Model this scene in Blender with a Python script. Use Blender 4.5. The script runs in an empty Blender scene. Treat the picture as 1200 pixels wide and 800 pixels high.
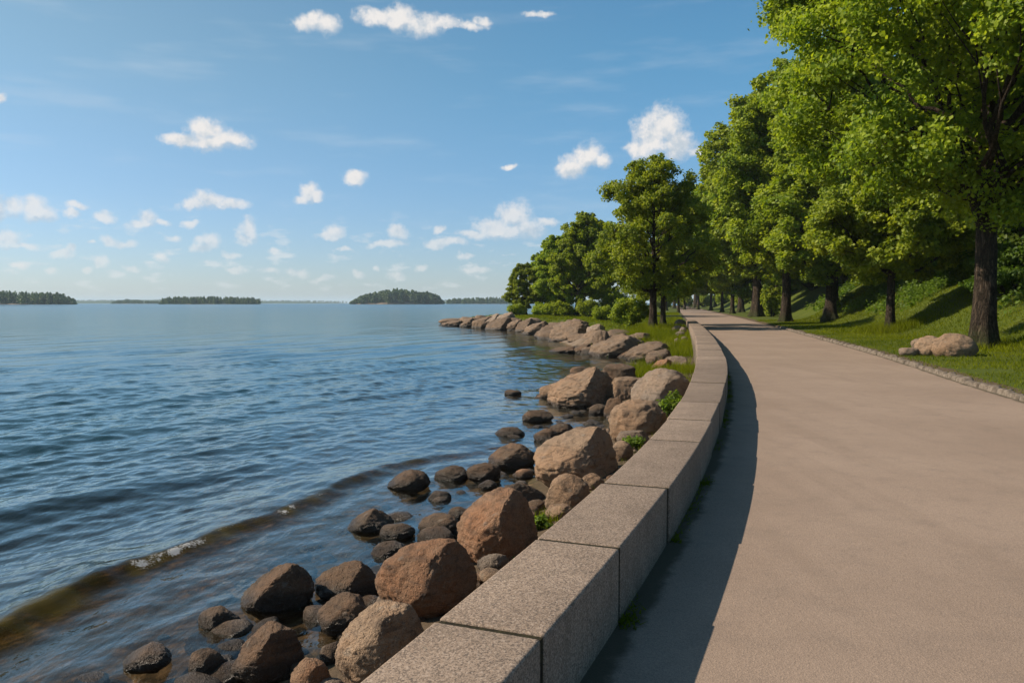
import bpy, bmesh, math, random
import numpy as np
from mathutils import Vector

# ------------------------------------------------------------------ camera
SC = bpy.context.scene
COL = SC.collection
CAM_H = 1.8
FPX = 933.0                                   # focal length in pixels of a 1200 px wide frame
PITCH = math.atan(45.0 / FPX)
cam_data = bpy.data.cameras.new('camera')
cam_data.sensor_width = 36.0
cam_data.lens = 36.0 * FPX / 1200.0
cam_data.clip_start = 0.05
cam_data.clip_end = 30000.0
cam = bpy.data.objects.new('camera', cam_data)
cam.location = (0, 0, CAM_H)
cam.rotation_euler = (math.pi / 2 - PITCH, 0, 0)
COL.objects.link(cam)
SC.camera = cam

# ------------------------------------------------------------------ sun, exposure, sampling
SUN_EL = math.radians(38.0)
SUN_AHEAD = math.radians(4.0)                 # the sun stands left of the view, a little ahead
SUN_DIR = Vector((-math.cos(SUN_EL) * math.cos(SUN_AHEAD), math.cos(SUN_EL) * math.sin(SUN_AHEAD), math.sin(SUN_EL)))
sun_data = bpy.data.lights.new('sun', 'SUN')
sun_data.energy = 5.0
sun_data.angle = math.radians(0.5)
sun_data.color = (1.0, 0.86, 0.70)
sun = bpy.data.objects.new('sun', sun_data)
sun.rotation_euler = SUN_DIR.to_track_quat('Z', 'Y').to_euler()
sun.location = (-30, 10, 40)
COL.objects.link(sun)
vs = SC.view_settings
vs.view_transform = 'Standard'
vs.look = 'None'
vs.gamma = 1.0
vs.use_curve_mapping = False
vs.exposure = 0.5
cy = SC.cycles
cy.use_denoising = True
cy.max_bounces = 10
cy.diffuse_bounces = 5
cy.glossy_bounces = 3
cy.transmission_bounces = 4
cy.transparent_max_bounces = 8
cy.volume_bounces = 1
cy.caustics_reflective = False
cy.caustics_refractive = False
cy.sample_clamp_indirect = 6.0

# ------------------------------------------------------------------ node helper
class NT:
    def __init__(self, tree):
        self.t = tree
        tree.nodes.clear()
    def n(self, kind, **kw):
        nd = self.t.nodes.new(kind)
        for k, v in kw.items():
            setattr(nd, k, v)
        return nd
    def link(self, a, b):
        self.t.links.new(a, b)
    def put(self, sock, v):
        if isinstance(v, bpy.types.NodeSocket):
            self.t.links.new(v, sock)
        elif v is not None:
            if hasattr(sock.default_value, '__len__') and not isinstance(v, (int, float)):
                v = tuple(v)
                if len(sock.default_value) == 4 and len(v) == 3:
                    v = v + (1.0,)
            elif hasattr(sock.default_value, '__len__'):
                v = (v,) * len(sock.default_value)
            sock.default_value = v
    def math(self, op, a, b=None, c=None, clamp=False):
        nd = self.n('ShaderNodeMath', operation=op, use_clamp=clamp)
        for i, v in enumerate((a, b, c)):
            if v is not None:
                self.put(nd.inputs[i], v)
        return nd.outputs[0]
    def vec(self, op, a, b=None, c=None):
        nd = self.n('ShaderNodeVectorMath', operation=op)
        for i, v in enumerate((a, b, c)):
            if v is not None:
                if op == 'SCALE' and i == 1:
                    self.put(nd.inputs['Scale'], v)
                else:
                    self.put(nd.inputs[i], v)
        return nd.outputs['Value'] if op in ('LENGTH', 'DOT_PRODUCT') else nd.outputs[0]
    def ss(self, v, lo, hi, a=0.0, b=1.0):
        nd = self.n('ShaderNodeMapRange', interpolation_type='SMOOTHSTEP')
        for i, x in enumerate((v, lo, hi, a, b)):
            self.put(nd.inputs[i], x)
        return nd.outputs[0]
    def lin(self, v, lo, hi, a=0.0, b=1.0):
        nd = self.n('ShaderNodeMapRange')
        for i, x in enumerate((v, lo, hi, a, b)):
            self.put(nd.inputs[i], x)
        return nd.outputs[0]
    def noise(self, vec, scale, detail=3.0, rough=0.5, dim='3D', dist=0.0):
        nd = self.n('ShaderNodeTexNoise', noise_dimensions=dim)
        if vec is not None:
            self.link(vec, nd.inputs['Vector'])
        nd.inputs['Scale'].default_value = scale
        nd.inputs['Detail'].default_value = detail
        nd.inputs['Roughness'].default_value = rough
        nd.inputs['Distortion'].default_value = dist
        return nd
    def voro(self, vec, scale, feature='F1'):
        nd = self.n('ShaderNodeTexVoronoi', feature=feature)
        if vec is not None:
            self.link(vec, nd.inputs['Vector'])
        nd.inputs['Scale'].default_value = scale
        return nd
    def mix(self, f, a, b, blend='MIX'):
        nd = self.n('ShaderNodeMix', data_type='RGBA', blend_type=blend)
        self.put(nd.inputs[0], f); self.put(nd.inputs[6], a); self.put(nd.inputs[7], b)
        return nd.outputs[2]
    def mapv(self, vec, scale=(1, 1, 1), rot=(0, 0, 0), loc=(0, 0, 0)):
        nd = self.n('ShaderNodeMapping')
        self.link(vec, nd.inputs[0])
        nd.inputs['Scale'].default_value = scale
        nd.inputs['Rotation'].default_value = rot
        nd.inputs['Location'].default_value = loc
        return nd.outputs[0]
    def bump(self, height, strength=0.5, dist=0.02, normal=None):
        nd = self.n('ShaderNodeBump')
        self.put(nd.inputs['Strength'], strength); self.put(nd.inputs['Distance'], dist)
        self.link(height, nd.inputs['Height'])
        if normal is not None:
            self.link(normal, nd.inputs['Normal'])
        return nd.outputs[0]
    def attr(self, name):
        return self.n('ShaderNodeAttribute', attribute_name=name)

def pixel_ray(px, py):
    x = (px - 600) / FPX; y = -(py - 400) / FPX
    cp, sp = math.cos(PITCH), math.sin(PITCH)
    return np.array([x, cp + y * sp, -sp + y * cp])

def at(px, py, z):
    d = pixel_ray(px, py)
    return np.array([0, 0, CAM_H]) + d * ((z - CAM_H) / d[2])

def at_depth(px, py, depth):
    d = pixel_ray(px, py)
    return np.array([0, 0, CAM_H]) + d * (depth / d[1])

# ------------------------------------------------------------------ world: Nishita sky with fair-weather clouds in sky directions
world = bpy.data.worlds.new('World')
SC.world = world
world.use_nodes = True
W = NT(world.node_tree)
sky = W.n('ShaderNodeTexSky', sky_type='NISHITA')
sky.sun_disc = False
sky.sun_elevation = SUN_EL
sky.sun_rotation = math.radians(-90.0) + SUN_AHEAD
sky.altitude = 0.0
sky.air_density = 1.0
sky.dust_density = 0.4
sky.ozone_density = 4.5
SKY_STRENGTH = 0.096

def azel(px, py):
    d = pixel_ray(px, py); d = d / np.linalg.norm(d)
    return math.atan2(d[0], d[1]), math.asin(d[2])

# each cloud is a heap of soft lobes: centre x, y and half sizes
LOBES = [
 (360,28,20,11),(378,30,20,12),(368,20,13,10),
 (440,22,26,12),(470,22,22,17),(497,30,26,17),(520,28,20,10),(545,30,26,7),(563,24,12,6),
 (243,152,24,15),(215,165,30,9),(268,161,30,13),(245,166,34,11),
 (762,160,26,28),(780,150,26,28),(795,170,22,18),(748,172,18,16),(818,178,14,6),
 (690,182,16,18),(672,194,20,15),(705,190,10,10),
 (578,265,26,13),(602,254,22,19),(618,268,22,14),(590,271,40,10),(552,275,20,7),(640,259,14,5),(525,285,24,6),
 (362,224,14,13),(352,233,12,6),(372,230,10,7),
 (415,208,15,8),
 (245,236,26,10),(270,239,24,7),(225,240,18,9),
 (14,242,22,15),(38,243,18,15),(50,252,16,8),(0,250,16,14),
 (172,256,15,11),(165,264,18,6),(190,262,12,5),
 (90,243,17,5),(82,252,10,6),(124,255,17,7),
 (131,284,12,7),(146,287,15,6),
 (292,268,10,15),(284,279,11,9),
 (247,286,13,10),(238,293,12,5),
 (391,272,13,9),(384,277,12,5),
 (469,274,13,10),(455,286,26,5),
 (8,280,20,11),(25,289,16,5),
 (74,300,16,5),(84,295,6,6),
 (2,116,9,7),(597,193,11,4),(632,20,18,4),
 (120,308,11,8),(225,265,11,5),(190,305,9,6),(155,313,10,4),(205,282,11,5),(106,285,8,3),(105,318,9,4),
 (272,298,12,5),(320,293,10,4),(404,290,10,3),(420,322,8,6),(440,313,5,4),(494,312,8,5),(515,268,7,5),(60,316,12,4),
 (512,288,14,5),(545,300,12,4),(350,318,14,5),(315,318,16,4),(20,312,14,4),(280,316,14,4),(465,322,12,4),(560,318,16,5),(380,325,16,4),
]
SHADES = [(632,274,24,15),(800,172,24,22),(688,202,34,11),(365,38,32,9),(500,42,50,9),(255,176,50,9),(625,292,36,12),(255,246,38,6),(30,258,40,7),(772,190,40,12)]

geo = W.n('ShaderNodeTexCoord')
dirv = W.vec('NORMALIZE', geo.outputs['Generated'])
sep = W.n('ShaderNodeSeparateXYZ'); W.link(dirv, sep.inputs[0])
az = W.math('ARCTAN2', sep.outputs[0], sep.outputs[1])
el = W.math('ARCSINE', sep.outputs[2])
comb = W.n('ShaderNodeCombineXYZ'); W.link(az, comb.inputs[0]); W.link(el, comb.inputs[1])
P0 = comb.outputs[0]
n1 = W.noise(P0, 44.0, 6.0, 0.60)
wob = W.vec('SUBTRACT', n1.outputs['Color'], (0.5, 0.5, 0.5))
n2 = W.noise(P0, 18.0, 1.0, 0.5)
wob2 = W.vec('SUBTRACT', n2.outputs['Color'], (0.5, 0.5, 0.5))
P1 = W.vec('ADD', P0, W.vec('SCALE', wob, 0.017))
P1 = W.vec('ADD', P1, W.vec('SCALE', wob2, 0.016))

def lobe_field(lobes, P):
    out = None
    for (px, py, hw, hh) in lobes:
        a, e = azel(px, py)
        a1, _ = azel(px + hw, py); a0, _ = azel(px - hw, py)
        _, e1 = azel(px, py - hh); _, e0 = azel(px, py + hh)
        ra, re = (a1 - a0) / 2, (e1 - e0) / 2
        v = W.vec('MULTIPLY_ADD', P, (1 / ra, 1 / re, 0), (-a / ra, -e / re, 0))
        l = W.vec('LENGTH', v)
        out = l if out is None else W.math('SMOOTH_MIN', out, l, 0.25)
    return W.math('SUBTRACT', 1.0, out)

f = lobe_field(LOBES, P1)
dens = W.math('MULTIPLY_ADD', W.math('SUBTRACT', n1.outputs['Fac'], 0.5), 1.25, f)
nf_ = W.noise(P0, 150.0, 3.0, 0.6)
dens = W.math('MULTIPLY_ADD', W.math('SUBTRACT', nf_.outputs['Fac'], 0.5), 0.65, dens)
alpha = W.ss(dens, -0.24, 0.70)
shade = W.ss(lobe_field(SHADES, P1), -0.5, 0.9)
# lit from the left: compare the puffiness towards the sun with the puffiness here
n1b = W.noise(W.vec('ADD', P0, (-0.007, 0.007, 0.0)), 44.0, 6.0, 0.60)
puff = W.math('SUBTRACT', n1b.outputs['Fac'], n1.outputs['Fac'])
lit = W.math('MULTIPLY_ADD', puff, -1.9, 0.92)
f_up = lobe_field(LOBES, W.vec('ADD', P1, (-0.004, 0.010, 0.0)))
base = W.ss(W.math('SUBTRACT', f_up, f), 0.05, 0.85)
lit = W.math('SUBTRACT', lit, W.math('MULTIPLY', shade, 0.40))
lit = W.math('SUBTRACT', lit, W.math('MULTIPLY', base, 0.55))
cloud_col = W.mix(W.ss(lit, 0.35, 1.05), (4.1, 4.6, 5.1, 1), (6.5, 6.25, 6.05, 1))
# small ragged cumulus in rows near the horizon, and faint high streaks
stretch = W.vec('MULTIPLY', P0, (1.0, 2.6, 1.0))
n3 = W.noise(stretch, 30.0, 5.0, 0.55)
band = W.math('MULTIPLY', W.ss(el, 0.0, 0.03), W.ss(el, 0.13, 0.05))
low = W.math('MULTIPLY', W.ss(n3.outputs['Fac'], 0.53, 0.72), band)
alpha_low = W.math('MULTIPLY', low, 0.55)
streak_v = W.mapv(P0, scale=(1.6, 9.0, 1.0), rot=(0, 0, math.radians(-18)))
n4 = W.noise(streak_v, 3.2, 4.0, 0.55)
streak = W.math('MULTIPLY', W.ss(n4.outputs['Fac'], 0.50, 0.80), W.ss(el, 0.05, 0.16))
alpha_hi = W.math('MULTIPLY', streak, 0.20)
alpha = W.math('MULTIPLY', alpha, W.lin(el, 0.03, 0.16, 0.42, 0.97))
skyc = W.mix(0.0, sky.outputs[0], (1, 1, 1, 1))
skyc = W.mix(1.0, skyc, W.mix(W.ss(el, 0.0, 0.33), (0.72, 0.78, 0.93, 1), W.mix(W.ss(az, -0.55, 0.30), (0.97, 1.01, 0.83, 1), (0.66, 1.02, 0.99, 1))), 'MULTIPLY')
c = W.mix(alpha_hi, skyc, (5.6, 5.9, 6.1, 1))
c = W.mix(alpha_low, c, (5.9, 6.0, 6.0, 1))
c = W.mix(alpha, c, cloud_col)
bg = W.n('ShaderNodeBackground')
W.link(c, bg.inputs[0]); bg.inputs[1].default_value = SKY_STRENGTH
wo = W.n('ShaderNodeOutputWorld'); W.link(bg.outputs[0], wo.inputs[0])
world.cycles.sampling_method = 'MANUAL'
world.cycles.sample_map_resolution = 512

# ------------------------------------------------------------------ numeric noise and mesh helpers
def _hash(ix, iy, iz, seed):
    h = (ix.astype(np.int64) * 374761393 + iy.astype(np.int64) * 668265263 + iz.astype(np.int64) * 2147483647 + seed * 974634757) & 0xFFFFFFFF
    h = ((h ^ (h >> 13)) * 1274126177) & 0xFFFFFFFF
    h = ((h ^ (h >> 16)) * 2246822519) & 0xFFFFFFFF
    return ((h ^ (h >> 15)) & 0xFFFFFF) / float(0x7FFFFF) - 1.0

def vnoise(p, seed=0):
    p = np.asarray(p, float)
    if p.shape[-1] == 2:
        p = np.concatenate([p, np.zeros(p.shape[:-1] + (1,))], -1)
    i = np.floor(p); f = p - i
    f = f * f * f * (f * (f * 6 - 15) + 10)
    i = i.astype(np.int64)
    r = 0
    for dx in (0, 1):
        for dy in (0, 1):
            for dz in (0, 1):
                w = (f[..., 0] if dx else 1 - f[..., 0]) * (f[..., 1] if dy else 1 - f[..., 1]) * (f[..., 2] if dz else 1 - f[..., 2])
                r = r + w * _hash(i[..., 0] + dx, i[..., 1] + dy, i[..., 2] + dz, seed)
    return r

def fbm(p, octaves=4, seed=0, gain=0.5, lac=2.03):
    p = np.asarray(p, float); a = 1.0; r = 0; tot = 0
    for o in range(octaves):
        r = r + a * vnoise(p, seed + o * 17); tot += a
        p = p * lac + 3.7; a *= gain
    return r / tot

def sstep(x, a, b):
    t = np.clip((np.asarray(x, float) - a) / (b - a), 0, 1)
    return t * t * (3 - 2 * t)

def mesh_np(name, V, polys, mats=None, attrs=None, smooth=True, mat_idx=None):
    """one mesh from numpy arrays; polys is a list of (M, k) index arrays"""
    me = bpy.data.meshes.new(name)
    V = np.ascontiguousarray(V, np.float32)
    me.vertices.add(len(V)); me.vertices.foreach_set('co', V.ravel())
    loops = np.concatenate([np.asarray(p).ravel() for p in polys]).astype(np.int32)
    tot = np.concatenate([np.full(len(p), np.asarray(p).shape[1]) for p in polys]).astype(np.int32)
    start = np.concatenate([[0], np.cumsum(tot)[:-1]]).astype(np.int32)
    me.loops.add(len(loops)); me.loops.foreach_set('vertex_index', loops)
    me.polygons.add(len(tot)); me.polygons.foreach_set('loop_start', start)
    me.polygons.foreach_set('loop_total', tot)
    if mat_idx is not None:
        me.polygons.foreach_set('material_index', np.asarray(mat_idx, np.int32))
    me.polygons.foreach_set('use_smooth', np.full(len(tot), bool(smooth)))
    for k, a in (attrs or {}).items():
        at_ = me.attributes.new(k, 'FLOAT', 'POINT')
        at_.data.foreach_set('value', np.asarray(a, np.float32))
    for m in (mats or []):
        me.materials.append(m)
    me.update(calc_edges=True)
    me.validate()
    return me

def obj(name, me, parent=None, loc=None):
    o = bpy.data.objects.new(name, me)
    COL.objects.link(o)
    if parent is not None:
        o.parent = parent
    if loc is not None:
        o.location = loc
    return o

def tag(o, label=None, cat=None, group=None, kind=None):
    if label: o['label'] = label
    if cat: o['category'] = cat
    if group: o['group'] = group
    if kind: o['kind'] = kind
    return o

def copy_thing(o, label, loc, rotz=0.0, scale=1.0, group=None):
    r = o.copy(); COL.objects.link(r)
    r.location = loc; r.rotation_euler = (0, 0, rotz)
    r.scale = (scale, scale, scale) if not hasattr(scale, '__len__') else scale
    r['label'] = label
    if group: r['group'] = group
    for ch in list(o.children):
        c2 = ch.copy(); COL.objects.link(c2); c2.parent = r
    return r

def grid_quads(nr, nc):
    i = np.arange(nr - 1)[:, None] * nc + np.arange(nc - 1)[None, :]
    i = i.ravel()
    return np.stack([i, i + 1, i + nc + 1, i + nc], 1)

def material(name):
    m = bpy.data.materials.new(name)
    m.use_nodes = True
    return m, NT(m.node_tree)

def finish(nt, shader, disp=None):
    o = nt.n('ShaderNodeOutputMaterial')
    nt.link(shader, o.inputs[0])

def principled(nt, color, rough=0.8, normal=None, spec=0.5, **kw):
    b = nt.n('ShaderNodeBsdfPrincipled')
    nt.put(b.inputs['Base Color'], color)
    nt.put(b.inputs['Roughness'], rough)
    nt.put(b.inputs['Specular IOR Level'], spec)
    if normal is not None:
        nt.link(normal, b.inputs['Normal'])
    for k, v in kw.items():
        nt.put(b.inputs[k], v)
    return b.outputs[0]

def tube(pts, rad, k=8, cap=True, rough=0.0, seed=0):
    """tapered tube along a polyline -> verts, quads"""
    pts = np.asarray(pts, float); n = len(pts)
    rad = np.asarray(rad, float)
    T = np.gradient(pts, axis=0); T /= np.linalg.norm(T, axis=1)[:, None] + 1e-9
    ref = np.array([1.0, 0, 0]) if abs(T[0][0]) < 0.8 else np.array([0, 1.0, 0])
    A = np.cross(T, ref); A /= np.linalg.norm(A, axis=1)[:, None] + 1e-9
    B = np.cross(T, A)
    th = np.linspace(0, 2 * np.pi, k, endpoint=False)
    rr = rad[:, None] * np.ones((1, k))
    if rough:
        q = np.stack([np.cos(th)[None, :] * 2 + 0 * rr, np.sin(th)[None, :] * 2 + 0 * rr, np.arange(n)[:, None] * 0.6 + 0 * rr], -1)
        rr = rr * (1 + rough * vnoise(q, seed))
    V = pts[:, None, :] + rr[..., None] * (A[:, None, :] * np.cos(th)[None, :, None] + B[:, None, :] * np.sin(th)[None, :, None])
    V = V.reshape(-1, 3)
    i = np.arange(n - 1)[:, None] * k + np.arange(k)[None, :]
    j = np.arange(n - 1)[:, None] * k + (np.arange(k)[None, :] + 1) % k
    Q = np.stack([i.ravel(), j.ravel(), (j + k).ravel(), (i + k).ravel()], 1)
    return V, Q

class Acc:
    """collects vertex / face arrays into one mesh"""
    def __init__(self):
        self.V = []; self.P = []; self.n = 0
    def add(self, V, *polys):
        for p in polys:
            self.P.append(np.asarray(p) + self.n)
        self.V.append(np.asarray(V)); self.n += len(V)
    def mesh(self, name, mats, smooth=True, attrs=None):
        return mesh_np(name, np.concatenate(self.V), self.P, mats, attrs, smooth)

# ------------------------------------------------------------------ the line of the sea wall, and the land laid out along it
WATER_Z = -1.2
WALL_TOP = 0.42
WL = [(420,800),(514,728),(632,632),(707,564.5),(760,514.4),(781,490.6),(796,470.4),(804,458.4),(809,447.6),(811.6,438.6),(816,421.5)]
WR = [(590,800),(637,745),(725,640.5),(785,572),(821,517.6),(833,492),(843,471.6),(848,459.6),(851,448.4),(851.6,439),(851,421)]
cpts = [((at(*a, WALL_TOP) + at(*b, WALL_TOP)) / 2)[:2] for a, b in zip(WL, WR)]
cpts += [(6.55, 26.5), (8.45, 35.4), (10.9, 46.9), (14.47, 64.46)]
cpts = np.array(cpts)
_cf = np.polyfit(np.log(cpts[:, 1] + 4), cpts[:, 0], 4)
def _cx(d):
    d = np.asarray(d, float)
    lo, hi = 2.6, 66.0
    f = lambda q: np.polyval(_cf, np.log(q + 4))
    x = f(np.clip(d, lo, hi))
    sl = (f(lo + .3) - f(lo)) / .3; sh = (f(hi) - f(hi - 2)) / 2
    return np.where(d < lo, x + (d - lo) * sl, np.where(d > hi, x + (d - hi) * sh, x))
_D = np.concatenate([np.arange(-14, 70, 0.1), np.arange(70, 700, 2.0)])
_X = _cx(_D)
_S = np.concatenate([[0], np.cumsum(np.hypot(np.diff(_D), np.diff(_X)))])
_S = _S - np.interp(0, _D, _S)
def s_of_d(d): return np.interp(d, _D, _S)
def curve(s):
    d = np.interp(s, _S, _D); return np.interp(d, _D, _X), d
def tangent(s):
    a = curve(np.asarray(s) + 0.4); b = curve(np.asarray(s) - 0.4)
    tx, ty = a[0] - b[0], a[1] - b[1]; l = np.hypot(tx, ty)
    return tx / l, ty / l
def to_xy(s, t):
    x, y = curve(s); tx, ty = tangent(s)
    return x + ty * t, y - tx * t
def to_st(x, y):
    x = np.asarray(x, float); y = np.asarray(y, float)
    s = np.interp(y, _D, _S)
    for _ in range(12):
        cx, cyy = curve(s); tx, ty = tangent(s)
        s = s + 0.8 * ((x - cx) * tx + (y - cyy) * ty)
    cx, cyy = curve(s); tx, ty = tangent(s)
    return s, (x - cx) * ty - (y - cyy) * tx
wall_w = lambda s: np.interp(s, [s_of_d(d) for d in (3, 6, 9.5, 13, 15.3, 19.5)], [.49, .51, .52, .58, .65, .72])
WALL_END = float(s_of_d(64.5))

_te = [to_st(*at(px, py, 0.0)[:2]) for px, py in [(1193,469),(1127,449),(1040,420),(950,394.5),(870,373),(837,365.8)]]
_te_s = [float(a[0]) for a in _te]; _te_t = [float(a[1]) for a in _te]
def path_right(s): return np.interp(s, _te_s, _te_t)

SHORE_PX = [(340,800),(400,760),(480,700),(545,640),(600,600),(630,560),(665,540),(715,503),(722,482),(700,476),(655,468),(690,440),(745,437),(758,424),(735,418),(700,414),(660,402),(640,393),(600,386),(560,383),(528,379)]
_sh = sorted([tuple(float(v) for v in to_st(*at(px, py, WATER_Z)[:2])) for px, py in SHORE_PX])
_sh_s = [-40, 0.0] + [a[0] for a in _sh] + [_sh[-1][0] + 6, _sh[-1][0] + 30, 700]
_sh_t = [-2.4, -2.4] + [a[1] for a in _sh] + [_sh[-1][1] + 3, _sh[-1][1] + 22, -26]
def shore_t(s): return np.interp(s, _sh_s, _sh_t)

def land_z(s, t):
    s = np.asarray(s, float); t = np.asarray(t, float)
    x, y = to_xy(s, t)
    p2 = np.stack([x, y], -1)
    n = fbm(p2 * 0.22, 3, 5); nf = fbm(p2 * 1.7, 3, 9)
    te = path_right(s)
    u = t - te
    zr = -0.035 + 0.10 * sstep(u, 0.1, 0.5) + 0.02 * np.clip(u, 0, 40) + 3.6 * sstep(u, 4.0, 12.5) * sstep(s, 18, 32) + 2.5 * sstep(s, 45, 90) * sstep(u, 9, 24) + 6 * sstep(u, 22, 90) + (0.10 * n + 0.03 * nf) * sstep(u, 0.6, 4)
    q = t - shore_t(s)
    top = 0.42 + 0.75 * sstep(s, 34, 62)
    qm = 2.0 + 4.0 * sstep(s, 34, 62)
    zl_in = WATER_Z + top * sstep(q, -0.4, qm) + 0.05 * nf * sstep(q, 0, 1.5) + 0.12 * n * sstep(q, 0, 5) * sstep(s, 40, 60)
    zl_out = WATER_Z - np.clip(-q - 0.0, 0, 60) * 0.13 + 0.05 * nf
    zl = np.where(q > 0, zl_in, np.minimum(zl_out, WATER_Z + 0.0 + 0 * q))
    zl = np.maximum(zl, WATER_Z - 4.5)
    ledge = np.abs(fbm(np.stack([x * 0.55, y * 0.25], -1), 3, 51))
    zl = zl + 0.55 * ledge * sstep(s, 40, 50) * sstep(q, -0.6, 0.8) * (1 - sstep(q, 2.5, 4.5))
    # beyond the end of the wall the bank joins the path
    edge = np.where(s < WALL_END, 0.0, -0.1)
    side = sstep(t, edge - 0.05, edge + 0.05)
    far = sstep(s, WALL_END - 8, WALL_END + 4)
    lf = sstep(t, -6, -0.3) * far
    zl = zl * (1 - lf) + (-0.035) * lf
    z = zl * (1 - side) + np.where(u < 0, -0.035, zr) * side
    return z
def ground_at(x, y):
    s, t = to_st(x, y)
    return land_z(s, t)

def seat(px, py, zmin=-99.0):
    """where the line of sight through a pixel meets the ground (or the water)"""
    z = 0.0
    for _ in range(30):
        p = at(px, py, z)
        z2 = float(max(ground_at(p[0], p[1]), zmin))
        z = 0.5 * z + 0.5 * z2
    return at(px, py, z)

# --- materials of the ground
def ground_material():
    m, N = material('ground_soil')
    tc = N.n('ShaderNodeNewGeometry')
    pos = tc.outputs['Position']
    sx = N.n('ShaderNodeSeparateXYZ'); N.link(pos, sx.inputs[0])
    g = N.attr('grassy').outputs['Fac']
    na = N.noise(pos, 0.55, 4, 0.6).outputs['Fac']
    nb = N.noise(pos, 9.0, 4, 0.65).outputs['Fac']
    nc = N.noise(pos, 45.0, 2, 0.6).outputs['Fac']
    soil = N.mix(nb, (0.05, 0.035, 0.021), (0.11, 0.08, 0.05))
    grass = N.mix(N.ss(nb, 0.35, 0.7), (0.040, 0.060, 0.005), (0.085, 0.105, 0.009))
    grass = N.mix(N.ss(na, 0.52, 0.72, 0, 0.55), grass, (0.11, 0.11, 0.025))
    gf = N.ss(N.math('MULTIPLY_ADD', nb, 0.5, N.math('SUBTRACT', g, 0.25)), 0.42, 0.58)
    col = N.mix(gf, soil, grass)
    # sea bed: brown pebbles with algae
    vo = N.voro(pos, 5.5)
    vo2 = N.voro(pos, 13.0)
    peb = N.mix(N.ss(vo.outputs['Distance'], 0.1, 0.6), (0.23, 0.138, 0.070), (0.03, 0.022, 0.011))
    peb2 = N.mix(vo2.outputs['Color'], (0.04, 0.028, 0.015), (0.27, 0.17, 0.09))
    bed = N.mix(0.45, peb, peb2)
    bed = N.mix(N.ss(na, 0.45, 0.65, 0, 0.7), bed, (0.045, 0.042, 0.016))
    rk = N.attr('rocky').outputs['Fac']
    rcol = N.mix(N.ss(nb, 0.35, 0.65), (0.175, 0.125, 0.085), (0.075, 0.055, 0.038))
    rcol = N.mix(N.ss(na, 0.4, 0.6), rcol, (0.19, 0.145, 0.105))
    col = N.mix(N.ss(N.math('MULTIPLY_ADD', N.math('SUBTRACT', nb, 0.5), 0.7, rk), 0.4, 0.6), col, rcol)
    wet = N.ss(sx.outputs[2], WATER_Z + 0.10, WATER_Z + 0.02)
    col = N.mix(wet, col, bed)
    hb = N.math('ADD', nb, N.math('MULTIPLY', nc, 0.4))
    bp = N.bump(hb, 0.7, 0.05)
    finish(N, principled(N, col, 0.95, bp, 0.2))
    return m
MAT_GROUND = ground_material()

def path_material():
    m, N = material('path_gravel_asphalt')
    pos = N.n('ShaderNodeNewGeometry').outputs['Position']
    na = N.noise(pos, 0.35, 4, 0.6).outputs['Fac']
    nb = N.noise(pos, 3.0, 5, 0.65).outputs['Fac']
    v1 = N.voro(pos, 95.0)
    v2 = N.voro(pos, 230.0)
    base = N.mix(N.ss(na, 0.3, 0.7), (0.226, 0.167, 0.124), (0.268, 0.201, 0.151))
    base = N.mix(N.ss(nb, 0.45, 0.75, 0, 0.5), base, (0.185, 0.141, 0.109))
    grain = N.mix(0.75, v1.outputs['Color'], v2.outputs['Color'])
    gb = N.n('ShaderNodeRGBToBW'); N.link(grain, gb.inputs[0])
    fac = N.lin(gb.outputs[0], 0.15, 0.85, 0.74, 1.26)
    col = N.mix(1.0, base, N.n('ShaderNodeCombineColor').outputs[0], 'MULTIPLY')
    cc = N.n('ShaderNodeCombineColor')
    for i in range(3): N.link(fac, cc.inputs[i])
    col = N.mix(1.0, base, cc.outputs[0], 'MULTIPLY')
    trk = N.noise(N.mapv(pos, scale=(2.2, 0.10, 1), rot=(0, 0, math.radians(14))), 1.0, 4, 0.6).outputs['Fac']
    col = N.mix(N.ss(trk, 0.5, 0.72, 0, 0.28), col, (0.175, 0.128, 0.094))
    stn = N.noise(pos, 1.1, 6, 0.7).outputs['Fac']
    col = N.mix(N.ss(stn, 0.60, 0.72, 0, 0.34), col, (0.13, 0.098, 0.072))
    # earth and moss gathered along the foot of the wall and the kerb
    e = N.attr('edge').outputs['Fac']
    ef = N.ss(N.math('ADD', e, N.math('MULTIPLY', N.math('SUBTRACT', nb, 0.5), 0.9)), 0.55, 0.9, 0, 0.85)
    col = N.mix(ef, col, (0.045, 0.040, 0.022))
    h = N.math('ADD', N.math('MULTIPLY', v1.outputs['Distance'], 0.8), N.math('MULTIPLY', v2.outputs['Distance'], 0.5))
    bp = N.bump(h, 0.5, 0.004)
    finish(N, principled(N, col, 0.9, bp, 0.25))
    return m
MAT_PATH = path_material()

# --- the ground sheet
sv = np.concatenate([np.arange(-14, 0, 0.5), np.arange(0, 30, 0.2), np.arange(30, 80, 0.4), np.arange(80, 160, 1.0), np.arange(160, 330, 5), np.arange(330, 660, 30)])
tv = np.concatenate([-np.geomspace(16, 110, 24)[::-1], np.arange(-15.6, -0.4, 0.3), [-0.3, -0.1, 0.0, 0.1, 0.3], np.arange(1, 5, 0.7), np.arange(5, 9, 0.14), np.arange(9, 26, 0.5), np.geomspace(26.5, 400, 26)])
Sg, Tg = np.meshgrid(sv, tv, indexing='ij')
Xg, Yg = to_xy(Sg, Tg)
Zg = land_z(Sg, Tg)
ug = Tg - path_right(Sg); qg = Tg - shore_t(Sg)
grassy = np.maximum(sstep(ug, 0.25, 0.8), sstep(qg, 1.5, 3.5) * sstep(Sg, 26, 44) * (Tg < 0.2))
grassy = np.maximum(grassy, 0.42 * sstep(qg, 1.0, 2.0) * (Tg < 0.2))
grassy = grassy - 0.35 * sstep(fbm(np.stack([Xg, Yg], -1) * 0.5, 3, 3), 0.15, 0.5) * sstep(ug, 3.0, 0.4)
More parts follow.
